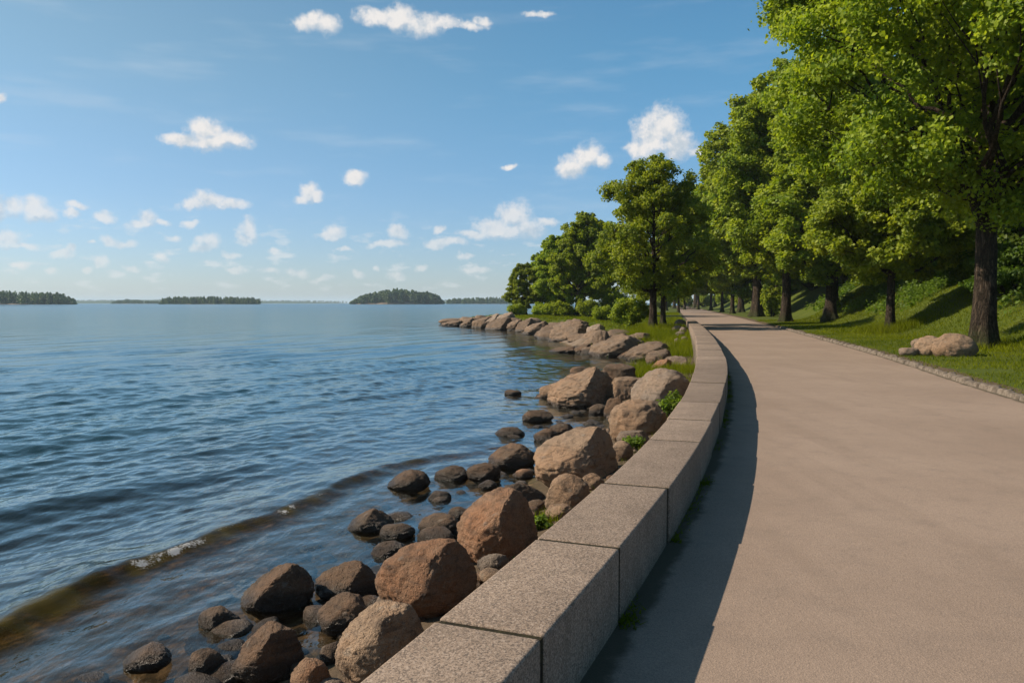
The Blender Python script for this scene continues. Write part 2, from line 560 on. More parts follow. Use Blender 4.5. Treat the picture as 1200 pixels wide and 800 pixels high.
rocky = sstep(Sg, 40, 50) * sstep(qg, -2.0, 0.0) * (1 - sstep(qg + 1.2 * fbm(np.stack([Xg, Yg], -1) * 0.4, 3, 23), 2.6, 4.2)) * (Tg < -0.3) * (1 - sstep(Sg, 190, 220))
grassy = grassy * (1 - rocky)
ground = obj('ground', mesh_np('ground', np.stack([Xg, Yg, Zg], -1).reshape(-1, 3), [grid_quads(len(sv), len(tv))], [MAT_GROUND], {'grassy': grassy.ravel(), 'rocky': rocky.ravel()}))
tag(ground, kind='structure')

# --- the path sheet
sp = np.concatenate([np.arange(-13, 90, 0.4), np.arange(90, 226, 2.0)])
nt_ = 30
fr = np.concatenate([[0, .004, .01, .02, .035, .05, .07], np.linspace(.1, .93, 18), [.95, .97, .98, .99, 1.0]])
rows = []
edge = []
for s_ in sp:
    l = 0.05 if s_ < WALL_END else -0.15
    r = float(path_right(s_)) + 0.02
    bend = 0.004 * max(0, s_ - 120) ** 2 * 0.25
    tt = l + (r - l) * fr + (0.05 * vnoise(np.array([[s_ * 0.8, 0.0]]), 4)[0] * (fr == 1.0) if s_ > 48 else 0)
    x, y = to_xy(np.full(len(fr), s_), tt)
    rows.append(np.stack([x, y, np.zeros(len(fr))], -1))
    hw = float(wall_w(s_)) / 2 if s_ < WALL_END else 0
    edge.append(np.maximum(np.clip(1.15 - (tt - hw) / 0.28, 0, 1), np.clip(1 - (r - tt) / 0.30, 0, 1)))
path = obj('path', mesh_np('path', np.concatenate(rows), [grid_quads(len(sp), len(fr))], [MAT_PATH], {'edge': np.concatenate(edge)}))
tag(path, kind='structure')

# ------------------------------------------------------------------ the water
def water_material():
    m, N = material('sea_water')
    pos = N.n('ShaderNodeNewGeometry').outputs['Position']
    dep = N.attr('depth').outputs['Fac']
    foam = N.attr('foam').outputs['Fac']
    olive = N.attr('olive').outputs['Fac']
    r1 = N.mapv(pos, scale=(1.0, 0.42, 1.0), rot=(0, 0, math.radians(25)))
    r2 = N.mapv(pos, scale=(1.0, 0.5, 1.0), rot=(0, 0, math.radians(55)))
    a = N.noise(r1, 6.5, 3, 0.55).outputs['Fac']
    b = N.noise(r2, 15.0, 2, 0.5).outputs['Fac']
    big = N.noise(r1, 1.3, 3, 0.5).outputs['Fac']
    calm = N.noise(pos, 0.05, 3, 0.5).outputs['Fac']
    h = N.math('ADD', N.math('MULTIPLY', a, 0.55), N.math('MULTIPLY', b, 0.22))
    h = N.math('ADD', h, N.math('MULTIPLY', big, 1.7))
    swell = N.noise(N.mapv(pos, scale=(1.0, 0.45, 1.0), rot=(0, 0, math.radians(20))), 0.28, 3, 0.55).outputs['Fac']
    h = N.math('ADD', h, N.math('MULTIPLY', swell, 9.0))
    bp = N.bump(h, N.lin(calm, 0.3, 0.7, 0.55, 0.95), 0.030)
    body = N.mix(N.ss(dep, 0.15, 1.6), (0.040, 0.034, 0.016), (0.022, 0.076, 0.088))
    body = N.mix(olive, body, (0.200, 0.160, 0.040))
    diff = N.n('ShaderNodeBsdfDiffuse'); N.link(body, diff.inputs[0])
    trl = N.n('ShaderNodeBsdfTranslucent'); N.link(body, trl.inputs[0])
    bt = N.n('ShaderNodeMixShader'); bt.inputs[0].default_value = 0.6
    N.link(diff.outputs[0], bt.inputs[1]); N.link(trl.outputs[0], bt.inputs[2])
    tr = N.n('ShaderNodeBsdfTransparent')
    N.link(N.mix(N.ss(dep, 0.0, 0.7), (0.95, 0.93, 0.86), (0.60, 0.54, 0.33)), tr.inputs[0])
    turb = N.math('MAXIMUM', N.ss(dep, 0.10, 1.6, 0.08, 1.0), N.math('MULTIPLY', olive, 0.65))
    under = N.n('ShaderNodeMixShader')
    N.link(turb, under.inputs[0]); N.link(tr.outputs[0], under.inputs[1]); N.link(bt.outputs[0], under.inputs[2])
    gl = N.n('ShaderNodeBsdfGlossy')
    N.link(N.attr('chop').outputs['Fac'], gl.inputs['Roughness'])
    gl.inputs[0].default_value = (0.83, 0.94, 0.97, 1)
    N.link(bp, gl.inputs['Normal'])
    fr = N.n('ShaderNodeFresnel'); fr.inputs[0].default_value = 1.333
    N.link(bp, fr.inputs['Normal'])
    fac_r = N.math('MULTIPLY', N.lin(fr.outputs[0], 0.03, 0.42, 0.0, 0.58), N.math('MULTIPLY_ADD', olive, -0.5, 1.0))
    sh = N.n('ShaderNodeMixShader')
    N.link(fac_r, sh.inputs[0]); N.link(under.outputs[0], sh.inputs[1]); N.link(gl.outputs[0], sh.inputs[2])
    fd = N.n('ShaderNodeBsdfDiffuse'); fd.inputs[0].default_value = (0.85, 0.86, 0.84, 1)
    fn = N.noise(pos, 36.0, 5, 0.75).outputs['Fac']
    ff = N.ss(N.math('ADD', N.math('MULTIPLY', fn, 1.9), N.math('MULTIPLY', foam, 0.72)), 1.56, 1.86, 0, 0.92)
    out = N.n('ShaderNodeMixShader')
    ft = N.n('ShaderNodeBsdfTranslucent'); ft.inputs[0].default_value = (0.9, 0.9, 0.86, 1)
    fm = N.n('ShaderNodeMixShader'); N.link(fd.outputs[0], fm.inputs[1]); N.link(ft.outputs[0], fm.inputs[2])
    N.link(ff, out.inputs[0]); N.link(sh.outputs[0], out.inputs[1]); N.link(fm.outputs[0], out.inputs[2])
    finish(N, out.outputs[0])
    return m
MAT_WATER = water_material()

rr = [2.0]
while rr[-1] < 9500:
    k = 1.0036 if rr[-1] < 42 else 1.012 if rr[-1] < 320 else 1.06
    rr.append(rr[-1] * k)
rr = np.array(rr)
aa = np.concatenate([np.linspace(-2.6, -0.78, 46), np.arange(-0.76, 0.42, 0.0036), np.linspace(0.45, 1.6, 26)])
Rw, Aw = np.meshgrid(rr, aa, indexing='ij')
Xw, Yw = Rw * np.sin(Aw), Rw * np.cos(Aw)
sw, tw = to_st(Xw, Yw)
dw = shore_t(sw) - tw                                     # metres off the shoreline
depth = np.clip(WATER_Z - land_z(sw, tw), 0, 6)
depth = np.where(Rw > 400, 5.0, depth)
spacing = np.maximum(np.gradient(rr)[:, None], Rw * 0.0036)
rng = np.random.default_rng(7)
Zw = np.zeros_like(Xw)
calm = 0.55 + 0.45 * sstep(dw, 0.6, 6.0)
gust = 0.75 + 0.5 * vnoise(np.stack([Xw * 0.06, Yw * 0.06], -1), 31)
base_dir = math.radians(-25)                              # waves run right and towards the viewer
for i in range(70):
    lam = 0.28 * (17.0 ** (i / 69.0))
    spread = 0.95 if lam < 1 else 0.50 if lam < 2.3 else 0.17
    th = base_dir + rng.normal(0, spread)
    k = 2 * np.pi / lam
    amp = 0.0047 * lam ** 0.80 * (1.25 if lam < 0.9 else 0.72 if lam < 2.3 else 1.35) * rng.uniform(0.5, 1.3)
    fade = np.clip((lam / spacing - 2.5) / 3.0, 0, 1)
    warp = 0.6 * vnoise(np.stack([Xw * 0.10 + i, Yw * 0.10], -1), 40 + i) if i % 2 else 0.0
    ph = k * (np.cos(th) * Xw + np.sin(th) * Yw) + rng.uniform(0, 6.28) + warp * 3
    Zw += amp * fade * (np.exp(np.sin(ph) - 1.0) * 2.2 - 1.0) * calm * gust
# the one wave that breaks along the shallows
crest = np.array([at(px, py, WATER_Z)[:2] for px, py in [(-420,930),(-200,840),(-60,772),(0,742),(60,708),(130,677),(200,652),(260,626),(330,600),(400,570),(450,549),(500,538),(560,528)]])
best = np.full(Xw.shape, 1e9); sd = np.zeros_like(Xw); along = np.zeros_like(Xw); acc_l = 0
near = (Rw < 40)
Xn, Yn = Xw[near], Yw[near]
wig = 0.10 * vnoise(np.stack([Xn * 0.9, Yn * 0.9], -1), 77) + 0.05 * vnoise(np.stack([Xn * 2.6, Yn * 2.6], -1), 78)
bN = np.full(Xn.shape, 1e9); sN = np.zeros_like(Xn); aN = np.zeros_like(Xn)
for p, q in zip(crest[:-1], crest[1:]):
    e = q - p; L = np.hypot(*e); e = e / L
    u = np.clip((Xn - p[0]) * e[0] + (Yn - p[1]) * e[1], 0, L)
    dx, dy = Xn - p[0] - e[0] * u, Yn - p[1] - e[1] * u
    d = np.hypot(dx, dy)
    sg = np.sign(e[0] * dy - e[1] * dx)                   # + on the open-water side
    up = d < bN
    bN = np.where(up, d, bN); sN = np.where(up, d * sg, sN); aN = np.where(up, acc_l + u, aN)
    acc_l += L
sN = sN + wig
hmax = np.interp(aN / acc_l, [0, .35, .75, 0.92, 1.0], [0.105, 0.105, 0.095, 0.06, 0.0]) * (0.82 + 0.42 * vnoise(np.stack([aN * 0.55, 0 * aN], -1), 61) + 0.16 * vnoise(np.stack([aN * 2.1, 0 * aN], -1), 62))
prof = np.where(sN < 0, np.exp(-(sN / 0.15) ** 2), np.exp(-(np.abs(sN) / 0.5) ** 1.6))
Zn = Zw[near] * (1 - 0.15 * prof) + hmax * prof - 0.025 * np.exp(-((sN + 0.45) / 0.25) ** 2)
Zw[near] = Zn
olive = np.zeros_like(Xw)
streak_n = fbm(np.stack([Xn * 3.2, Yn * 3.2], -1), 4, 63)
on = np.clip(1.15 * np.exp(-((sN + 0.07) / 0.18) ** 2) * (hmax / 0.105) * (0.80 + 1.3 * streak_n), 0, 1)
# trailing murk seaward of the crest where the water is shallow
olive[near] = np.clip(on + 0.10 * np.exp(-((sN - 0.3) / 0.6) ** 2), 0, 1)
foam = np.zeros_like(Xw); fo = np.zeros_like(Xn)
for px, py, ra, rb, st in [(190,655,.75,.15,1.0),(215,646,.40,.12,1.0),(170,664,.4,.10,.8),(322,603,.65,.11,1.0),(300,611,.4,.08,.8),(382,577,.45,.09,.9),(345,594,.35,.06,.7),(444,552,.3,.06,.7)]:
    c0 = at(px, py, WATER_Z)[:2]
    dx, dy = Xn - c0[0], Yn - c0[1]
    ax = (0.42, 0.907)
    al = dx * ax[0] + dy * ax[1]; ac = sN + 0.07
    fo = np.maximum(fo, st * np.exp(-(al / (ra * 1.15)) ** 2 - (ac / rb) ** 2) * (0.86 + 0.5 * vnoise(np.stack([Xn * 7, Yn * 7], -1), 66)))
lace = np.exp(-((sN + 0.03) / 0.05) ** 2) * np.clip(vnoise(np.stack([aN * 0.8, 0 * aN], -1), 64) + 0.25, 0, 1) * 0.95 * (hmax / 0.105)
wash = 0.50 * np.exp(-((sN + 0.30) / 0.10) ** 2) * np.clip(vnoise(np.stack([aN * 1.1, 0 * aN], -1), 65), 0, 1)
fo = np.maximum(np.maximum(fo * (1.10 + 0.9 * streak_n), lace), wash)
foam[near] = fo
Zw = Zw + WATER_Z
water = obj('water', mesh_np('water', np.stack([Xw, Yw, Zw], -1).reshape(-1, 3), [grid_quads(len(rr), len(aa))], [MAT_WATER],
            {'chop': np.interp(Rw, [25, 120, 500, 2000], [.05, .10, .18, .26]).ravel(), 'depth': depth.ravel(), 'foam': foam.ravel(), 'olive': olive.ravel()}))
tag(water, kind='structure')

# ------------------------------------------------------------------ granite sea wall: dressed blocks laid end to end
def granite_block_material():
    m, N = material('wall_granite')
    tc = N.n('ShaderNodeTexCoord'); oi = N.n('ShaderNodeObjectInfo')
    geo = N.n('ShaderNodeNewGeometry')
    pos = geo.outputs['Position']
    sx = N.n('ShaderNodeSeparateXYZ'); N.link(pos, sx.inputs[0])
    v1 = N.voro(pos, 120.0); v2 = N.voro(pos, 260.0)
    nb = N.noise(pos, 2.2, 5, 0.65).outputs['Fac']
    nc = N.noise(pos, 26.0, 4, 0.7).outputs['Fac']
    base = N.mix(N.ss(nb, 0.3, 0.72), (0.198, 0.143, 0.100), (0.262, 0.193, 0.138))
    bw = N.n('ShaderNodeRGBToBW'); N.link(v1.outputs['Color'], bw.inputs[0])
    bw2 = N.n('ShaderNodeRGBToBW'); N.link(v2.outputs['Color'], bw2.inputs[0])
    g = N.math('ADD', N.math('MULTIPLY', bw.outputs[0], 0.55), N.math('MULTIPLY', bw2.outputs[0], 0.45))
    col = N.mix(N.ss(g, 0.30, 0.48, 0.75, 0), base, (0.055, 0.045, 0.038))
    col = N.mix(N.ss(g, 0.58, 0.75, 0, 0.55), col, (0.38, 0.31, 0.25))
    col = N.mix(N.ss(nc, 0.52, 0.75, 0, 0.35), col, (0.11, 0.09, 0.07))
    tint = N.lin(oi.outputs['Random'], 0, 1, 0.80, 1.14)
    cc = N.n('ShaderNodeCombineColor')
    for i in range(3): N.link(tint, cc.inputs[i])
    col = N.mix(1.0, col, cc.outputs[0], 'MULTIPLY')
    blot = N.noise(pos, 5.5, 5, 0.68).outputs['Fac']
    col = N.mix(N.ss(blot, 0.56, 0.70, 0, 0.40), col, (0.105, 0.082, 0.055))
    lich = N.noise(N.vec('ADD', pos, (3.3, 1.7, 0.0)), 14.0, 4, 0.6).outputs['Fac']
    col = N.mix(N.ss(lich, 0.68, 0.76, 0, 0.40), col, (0.24, 0.225, 0.16))
    # rain streaks and grime on the upright faces, lichen near the foot
    nrm = N.n('ShaderNodeSeparateXYZ'); N.link(geo.outputs['Normal'], nrm.inputs[0])
    upright = N.ss(N.math('ABSOLUTE', nrm.outputs[2]), 0.6, 0.2)
    st = N.noise(N.mapv(pos, scale=(9, 9, 0.7)), 1.6, 4, 0.65).outputs['Fac']
    col = N.mix(N.math('MULTIPLY', upright, N.ss(st, 0.45, 0.70, 0, 0.28)), col, (0.085, 0.058, 0.034))
    foot = N.math('MULTIPLY', upright, N.ss(N.math('MULTIPLY_ADD', nb, 0.25, sx.outputs[2]), 0.24, 0.04, 0, 0.5))
    col = N.mix(foot, col, (0.035, 0.036, 0.015))
    h = N.math('ADD', N.math('MULTIPLY', nc, 0.9), N.math('MULTIPLY', g, 0.5))
    bp = N.bump(h, 0.6, 0.008)
    finish(N, principled(N, col, 0.85, bp, 0.3))
    return m
MAT_BLOCK = granite_block_material()
def simple_mat(name, c0, c1, scale, rough=0.95, bump=0.6, bd=0.02):
    m, N = material(name)
    pos = N.n('ShaderNodeNewGeometry').outputs['Position']
    n = N.noise(pos, scale, 4, 0.65).outputs['Fac']
    finish(N, principled(N, N.mix(N.ss(n, 0.3, 0.7), c0, c1), rough, N.bump(n, bump, bd), 0.2))
    return m
MAT_JOINT = simple_mat('joint_mortar', (0.010, 0.008, 0.005), (0.030, 0.026, 0.010), 30)

wall = obj('granite_wall', None, loc=(0, 0, 0))
tag(wall, 'low curving grey granite block wall between the path and the boulder shore', 'wall')
jd = [3.31 - 1.25 * k for k in range(6, 0, -1)] + [3.31, 4.52, 5.98, 7.95, 9.4, 11.06, 12.34, 13.8, 15.33, 16.7, 18.05, 19.4]
js = [float(s_of_d(d)) for d in jd]
while js[-1] < WALL_END - 2.2:
    js.append(js[-1] + 1.45)
js.append(WALL_END)
rb = random.Random(3)
for a, b in zip(js[:-1], js[1:]):
    g = 0.020 + 0.0010 * max(0.0, a)
    a2, b2 = a + g, b - g
    top = WALL_TOP + rb.uniform(-0.008, 0.008)
    off = rb.uniform(-0.009, 0.009)
    bm = bmesh.new()
    L = b2 - a2
    ns = 6
    ring = []
    for i in range(ns + 1):
        s_ = a2 + L * i / ns
        w2 = float(wall_w(s_)) / 2
        row = []
        for (tt, zz) in ((-w2, -1.15), (w2, -1.15), (w2, top), (-w2, top)):
            x, y = to_xy(s_, tt + off)
            row.append(bm.verts.new((float(x), float(y), zz)))
        ring.append(row)
    for r0, r1 in zip(ring[:-1], ring[1:]):
        for k in range(4):
            bm.faces.new((r0[k], r0[(k + 1) % 4], r1[(k + 1) % 4], r1[k]))
    bm.faces.new(ring[0][::-1]); bm.faces.new(ring[-1])
    bmesh.ops.recalc_face_normals(bm, faces=bm.faces)
    sharp = [e for e in bm.edges if len(e.link_faces) == 2 and e.calc_face_angle(0) > 0.8]
    bmesh.ops.bevel(bm, geom=sharp, offset=0.018, segments=3, profile=0.6, affect='EDGES')
    # tooled, slightly worn faces
    co = np.array([v.co[:] for v in bm.verts])
    dz = 0.0015 * fbm(co * 6.0, 3, 21)
    for v, d in zip(bm.verts, dz):
        v.co += v.normal * float(d)
    me = bpy.data.meshes.new('stone_block')
    bm.to_mesh(me); bm.free()
    for p in me.polygons: p.use_smooth = p.area < 0.012
    me.materials.append(MAT_BLOCK)
    blk = obj('stone_block', me, wall)
    try:
        me.set_sharp_from_angle(angle=math.radians(50))
    except Exception:
        pass
ac = Acc()
for j in js[1:-1]:
    w2 = float(wall_w(j)) / 2 - 0.010
    vs_ = []
    for ds in (-0.034 - 0.0011 * j, 0.034 + 0.0011 * j):
        for tt, zz in ((-w2, -1.1), (w2, -1.1), (w2, WALL_TOP - 0.006), (-w2, WALL_TOP - 0.006)):
            x, y = to_xy(j + ds, tt); vs_.append((float(x), float(y), zz))
    ac.add(np.array(vs_), np.array([[0, 1, 2, 3], [7, 6, 5, 4], [0, 4, 5, 1], [1, 5, 6, 2], [2, 6, 7, 3], [3, 7, 4, 0]]))
obj('joint_mortar', ac.mesh('joint_mortar', [MAT_JOINT], False), wall)

# ------------------------------------------------------------------ rough stone kerb along the right edge of the path
MAT_KERB = simple_mat('kerb_stone', (0.085, 0.068, 0.05), (0.18, 0.148, 0.115), 9, 0.9, 0.8, 0.03)
ac = Acc()
rk = random.Random(5)
s_ = -12.0
while s_ < 62:
    L = rk.uniform(0.22, 0.62)
    w = rk.uniform(0.18, 0.28); hgt = rk.uniform(0.07, 0.135)
    nu, nv = 9, 9
    u = np.linspace(-1, 1, nu); v = np.linspace(-1, 1, nv)
    U, Vv = np.meshgrid(u, v, indexing='ij')
    dome = np.clip((1 - np.abs(U) ** 6), 0, 1) ** 0.5 * np.clip((1 - np.abs(Vv) ** 5), 0, 1) ** 0.5
    ss_ = s_ + L / 2 + U * (L / 2 - 0.008)
    tt_ = path_right(ss_) + 0.14 + rk.uniform(-.025, .025) + Vv * w / 2
    X, Y = to_xy(ss_, tt_)
    nz = fbm(np.stack([X * 9, Y * 9, 0 * X], -1), 3, 8)
    Z = -0.05 + (0.05 + hgt) * dome * (1 + 0.22 * nz)
    X = X + 0.012 * nz; Y = Y - 0.012 * nz
    ac.add(np.stack([X, Y, Z], -1).reshape(-1, 3), grid_quads(nu, nv))
    s_ += L
kerb = obj('kerb', ac.mesh('kerb', [MAT_KERB]))
tag(kerb, kind='structure')

# ------------------------------------------------------------------ boulders and stones of the shore, each one its own object
def rock_material(name, c_warm, c_grey, c_dark, wetness):
    m, N = material(name)
    geo = N.n('ShaderNodeNewGeometry'); pos = geo.outputs['Position']
    oi = N.n('ShaderNodeObjectInfo')
    shift = N.vec('ADD', pos, N.vec('SCALE', (17.0, 9.0, 5.0), oi.outputs['Random']))
    sx = N.n('ShaderNodeSeparateXYZ'); N.link(pos, sx.inputs[0])
    a = N.noise(shift, 1.6, 5, 0.62).outputs['Fac']
    b = N.noise(shift, 7.0, 6, 0.68).outputs['Fac']
    cfine = N.noise(shift, 60.0, 3, 0.7).outputs['Fac']
    sp = N.voro(pos, 150.0); bw = N.n('ShaderNodeRGBToBW'); N.link(sp.outputs['Color'], bw.inputs[0])
    col = N.mix(N.ss(a, 0.36, 0.64), c_warm, c_grey)
    col = N.mix(N.ss(b, 0.50, 0.74, 0, 0.75), col, c_dark)
    pale = tuple(min(1, v * 1.35) for v in c_grey)
    col = N.mix(N.ss(b, 0.46, 0.28, 0, 0.6), col, pale)
    col = N.mix(N.ss(bw.outputs[0], 0.40, 0.2, 0, 0.4), col, c_dark)
    col = N.mix(N.ss(bw.outputs[0], 0.62, 0.85, 0, 0.25), col, pale)
    # layered weathering along the grain, and pale lichen blots
    lay = N.noise(N.mapv(shift, scale=(1.2, 1.2, 7.0), rot=(0.35, 0.5, 0.3)), 2.2, 4, 0.6).outputs['Fac']
    col = N.mix(N.ss(lay, 0.52, 0.70, 0, 0.50), col, c_dark)
    li = N.voro(N.vec('ADD', shift, N.vec('SCALE', N.noise(shift, 9.0, 3, 0.6).outputs['Color'], 0.12)), 4.5)
    col = N.mix(N.ss(li.outputs['Distance'], 0.20, 0.10, 0, 0.35), col, (0.26, 0.235, 0.19))
    tint = N.lin(oi.outputs['Random'], 0, 1, 0.80, 1.15)
    cc = N.n('ShaderNodeCombineColor')
    for i in range(3): N.link(tint, cc.inputs[i])
    col = N.mix(1.0, col, cc.outputs[0], 'MULTIPLY')
    # tide line: stone stays dark and shiny where the water reaches
    line = N.math('MULTIPLY_ADD', N.math('SUBTRACT', a, 0.5), 0.28, sx.outputs[2])
    wet = N.ss(line, WATER_Z + 0.05 + wetness, WATER_Z - 0.02 + wetness * 0.6)
    col = N.mix(N.math('MULTIPLY', wet, 0.80), col, (0.024, 0.019, 0.013))
    rough = N.lin(wet, 0, 1, 0.85, 0.33)
    # fissures
    cr = N.noise(N.mapv(shift, scale=(1.0, 1.0, 2.2), rot=(0.5, 0.6, 0.2)), 2.6, 5, 0.6).outputs['Fac']
    crack = N.ss(N.math('ABSOLUTE', N.math('SUBTRACT', cr, 0.5)), 0.0, 0.022)
    col = N.mix(N.math('MULTIPLY', N.math('SUBTRACT', 1.0, crack), 0.14), col, c_dark)
    h = N.math('ADD', N.math('MULTIPLY', b, 0.8), N.math('MULTIPLY', cfine, 0.42))
    h = N.math('ADD', h, N.math('MULTIPLY', crack, 0.05))
    bp = N.bump(h, 1.0, 0.09)
    finish(N, principled(N, col, rough, bp, 0.35))
    return m
ROCK = {
 'red': rock_material('russet_granite', (0.320, 0.155, 0.075), (0.260, 0.158, 0.092), (0.060, 0.038, 0.024), 0.10),
 'tan': rock_material('tan_granite', (0.330, 0.205, 0.118), (0.280, 0.195, 0.126), (0.065, 0.046, 0.032), 0.10),
 'grey': rock_material('grey_granite', (0.260, 0.185, 0.125), (0.225, 0.177, 0.134), (0.055, 0.044, 0.034), 0.06),
 'far': rock_material('far_granite', (0.205, 0.135, 0.082), (0.175, 0.125, 0.085), (0.045, 0.034, 0.025), 0.25),
 'dark': rock_material('dark_wet_granite', (0.165, 0.095, 0.052), (0.105, 0.072, 0.045), (0.028, 0.020, 0.014), 0.13),
}
_ico = {}
def ico(sub):
    if sub not in _ico:
        bm = bmesh.new(); bmesh.ops.create_icosphere(bm, subdivisions=sub, radius=1.0)
        bm.verts.index_update()
        _ico[sub] = (np.array([v.co[:] for v in bm.verts]), np.array([[v.index for v in f.verts] for f in bm.faces]))
        bm.free()
    return _ico[sub]

def rock_mesh(name, seed, half, mat, sub=4, cuts=None, ncut=5, rough=1.0, rot=None):
    """a boulder: a ball cut by random planes, worn round again, then roughened"""
    V, Fc = ico(sub)
    V = V.copy(); r = np.random.default_rng(seed)
    V *= (1 + 0.16 * fbm(V * 1.1 + seed * 3.1, 3, seed))[:, None]
    planes = []
    for c in (cuts or []):
        n = np.array(c[:3], float); planes.append((n / np.linalg.norm(n), c[3]))
    for _ in range(ncut):
        n = r.normal(size=3); n[2] = abs(n[2]) * 0.7; n /= np.linalg.norm(n)
        planes.append((n, r.uniform(0.74, 0.95)))
    for n, d in planes:
        h = V @ n - d
        over = 0.035 * np.logaddexp(0, h / 0.035)              # a worn, rounded edge rather than a cut
        V -= n[None, :] * (over * 0.86)[:, None]
    V *= (1 + rough * (0.075 * fbm(V * 1.9 + seed, 4, seed + 5) + 0.042 * fbm(V * 6.5 + seed, 4, seed + 6) - 0.030 * np.clip(0.16 - np.abs(fbm(V * 4.2 + seed, 4, seed + 8)), 0, 1) / 0.16))[:, None]
    ridged = 1 - np.abs(fbm(V * np.array([1.4, 1.4, 3.4]) + seed, 3, seed + 9)) * 2
    V *= (1 - rough * 0.030 * np.clip(ridged - 0.72, 0, 1) / 0.28)[:, None]
    mn, mx = V.min(0), V.max(0)
    V = (V - (mn + mx) / 2) / ((mx - mn) / 2)
    V *= np.asarray(half)[None, :]
    return mesh_np(name, V, [Fc], [mat])

def rock_px(box, label, kind='tan', name='boulder', cuts=None, ncut=5, seed=None, group=None, dip=0.30, flat=0.8, rough=1.0, zmin=WATER_Z, sub=None, yscale=1.0):
    """one stone where the photograph shows it: its foot stands on the ground (or in the water) under the lower edge of the box"""
    global _rs
    x0, y0, x1, y1 = box
    foot = seat((x0 + x1) / 2, y1, zmin)
    depth_ = foot[1]
    a = (x1 - x0) / 2 * depth_ / FPX
    a = a * 1.03
    b = a * flat * yscale
    cyy = depth_ + b * 0.75
    top = at_depth((x0 + x1) / 2, y0, cyy)
    zt = max(top[2], foot[2] + 0.05 * a)
    full = (zt - foot[2]) / (1 - dip)
    c = full / 2
    cx = foot[0] * cyy / depth_ if depth_ > 0 else foot[0]
    px_w = (x1 - x0)
    if sub is None:
        sub = 6 if px_w > 75 else 5 if px_w > 28 else 4
    seed = seed if seed is not None else int(x0 * 7 + y0 * 13)
    me = rock_mesh(name, seed, (a, b, c), ROCK[kind], sub, cuts, ncut, rough)
    o = obj(name, me, loc=(cx, cyy, zt - c))
    tag(o, label, 'boulder' if name == 'boulder' else 'rock' if name == 'shore_rock' else 'stone', group)
    return o

G = 'boulders along the foot of the wall'
GW = 'dark stones standing in the shallow water'
GF = 'rocks of the far shore'
LR = lambda d1=.55, d2=.6: [(-.62, -.30, .72, d1), (.80, -.55, .25, d2)]
# nearest boulders
rock_px((533,573,632,659), 'peaked orange boulder with a sharp ridge splitting its sunny and shaded faces', 'red', cuts=[(-.62,-.25,.74,.56),(.86,-.42,.28,.50),(-.9,-.4,.1,.72)], ncut=2, group=G, seed=3, dip=.2)
rock_px((438,632,561,727), 'broad russet dome boulder against the wall, widest of the near boulders', 'red', cuts=[(-.35,-.2,.9,.72),(.75,-.6,.3,.66)], ncut=4, group=G, seed=11, dip=.2)
rock_px((392,708,508,812), 'greyish brown boulder touching the nearest wall block, rough with black pits', 'tan', cuts=[(-.6,-.3,.7,.70),(.7,-.6,.3,.7)], ncut=4, group=G, seed=17, dip=.15)
rock_px((624,499,727,568), 'large tan boulder with a straight ridge, right beside the third long block', 'tan', cuts=[(-.55,-.35,.76,.60),(.84,-.50,.18,.50)], ncut=2, group=G, seed=23, dip=.2)
rock_px((638,554,693,596), 'small rounded wrinkled tan boulder in front of the large ridged tan one', 'tan', ncut=4, group=G, seed=29)
rock_px((677,554,712,574), 'low brown stone squeezed between a wrinkled tan boulder and the wall', 'tan', group=G, seed=31)
rock_px((587,565,637,593), 'blackish angular rock behind the peaked orange boulder', 'dark', cuts=[(.5,-.6,.5,.55)], group=G, seed=37)
rock_px((616,585,643,599), 'flat brown slab beside the blackish angular rock', 'dark', name='shore_rock', group=G, seed=41)
rock_px((638,590,672,608), 'pale lumpy stone by the wall just beyond a clump of green weeds', 'tan', name='shore_rock', group=G, seed=43)
rock_px((559,648,597,673), 'little pale stone under a green weed next to the wall', 'grey', name='shore_rock', group=G, seed=47)
rock_px((371,695,436,743), 'dark brown round boulder in front of the broad russet dome', 'dark', group=G, seed=53, cuts=[(-.5,-.4,.7,.7)], dip=.2)
rock_px((369,658,447,701), 'dark brown oblong boulder standing in water left of the russet dome', 'dark', group=GW, seed=59, cuts=[(-.4,-.5,.75,.62),(.8,-.5,.2,.66)])
rock_px((282,661,369,716), 'long sloping dark wet boulder, foam at its pointed seaward end', 'dark', group=GW, seed=61, cuts=[(-.62,-.2,.75,.42),(.55,-.75,.3,.62)], ncut=3)
rock_px((274,731,358,801), 'big dark boulder at the bottom edge of the picture, glinting wet on one side', 'dark', group=GW, seed=67, cuts=[(-.66,-.3,.68,.60),(.75,-.6,.2,.62)], ncut=3, dip=.2)
rock_px((340,772,389,815), 'rusty stone cut by the bottom edge of the picture', 'red', group=G, seed=71)
rock_px((374,752,402,778), 'small black stone wedged between two larger boulders near the bottom edge', 'dark', name='shore_rock', group=G, seed=73)
rock_px((232,711,282,737), 'small round dark stone alone in the shallows before the breaking wave', 'dark', name='shore_rock', group=GW, seed=79)
rock_px((219,760,263,793), 'dark rounded stone in shallow water left of the big glinting boulder', 'dark', name='shore_rock', group=GW, seed=83)
rock_px((142,758,201,787), 'leftmost dark wet stone, low with a tapering end', 'dark', name='shore_rock', group=GW, seed=89, cuts=[(-.7,-.1,.7,.45)])
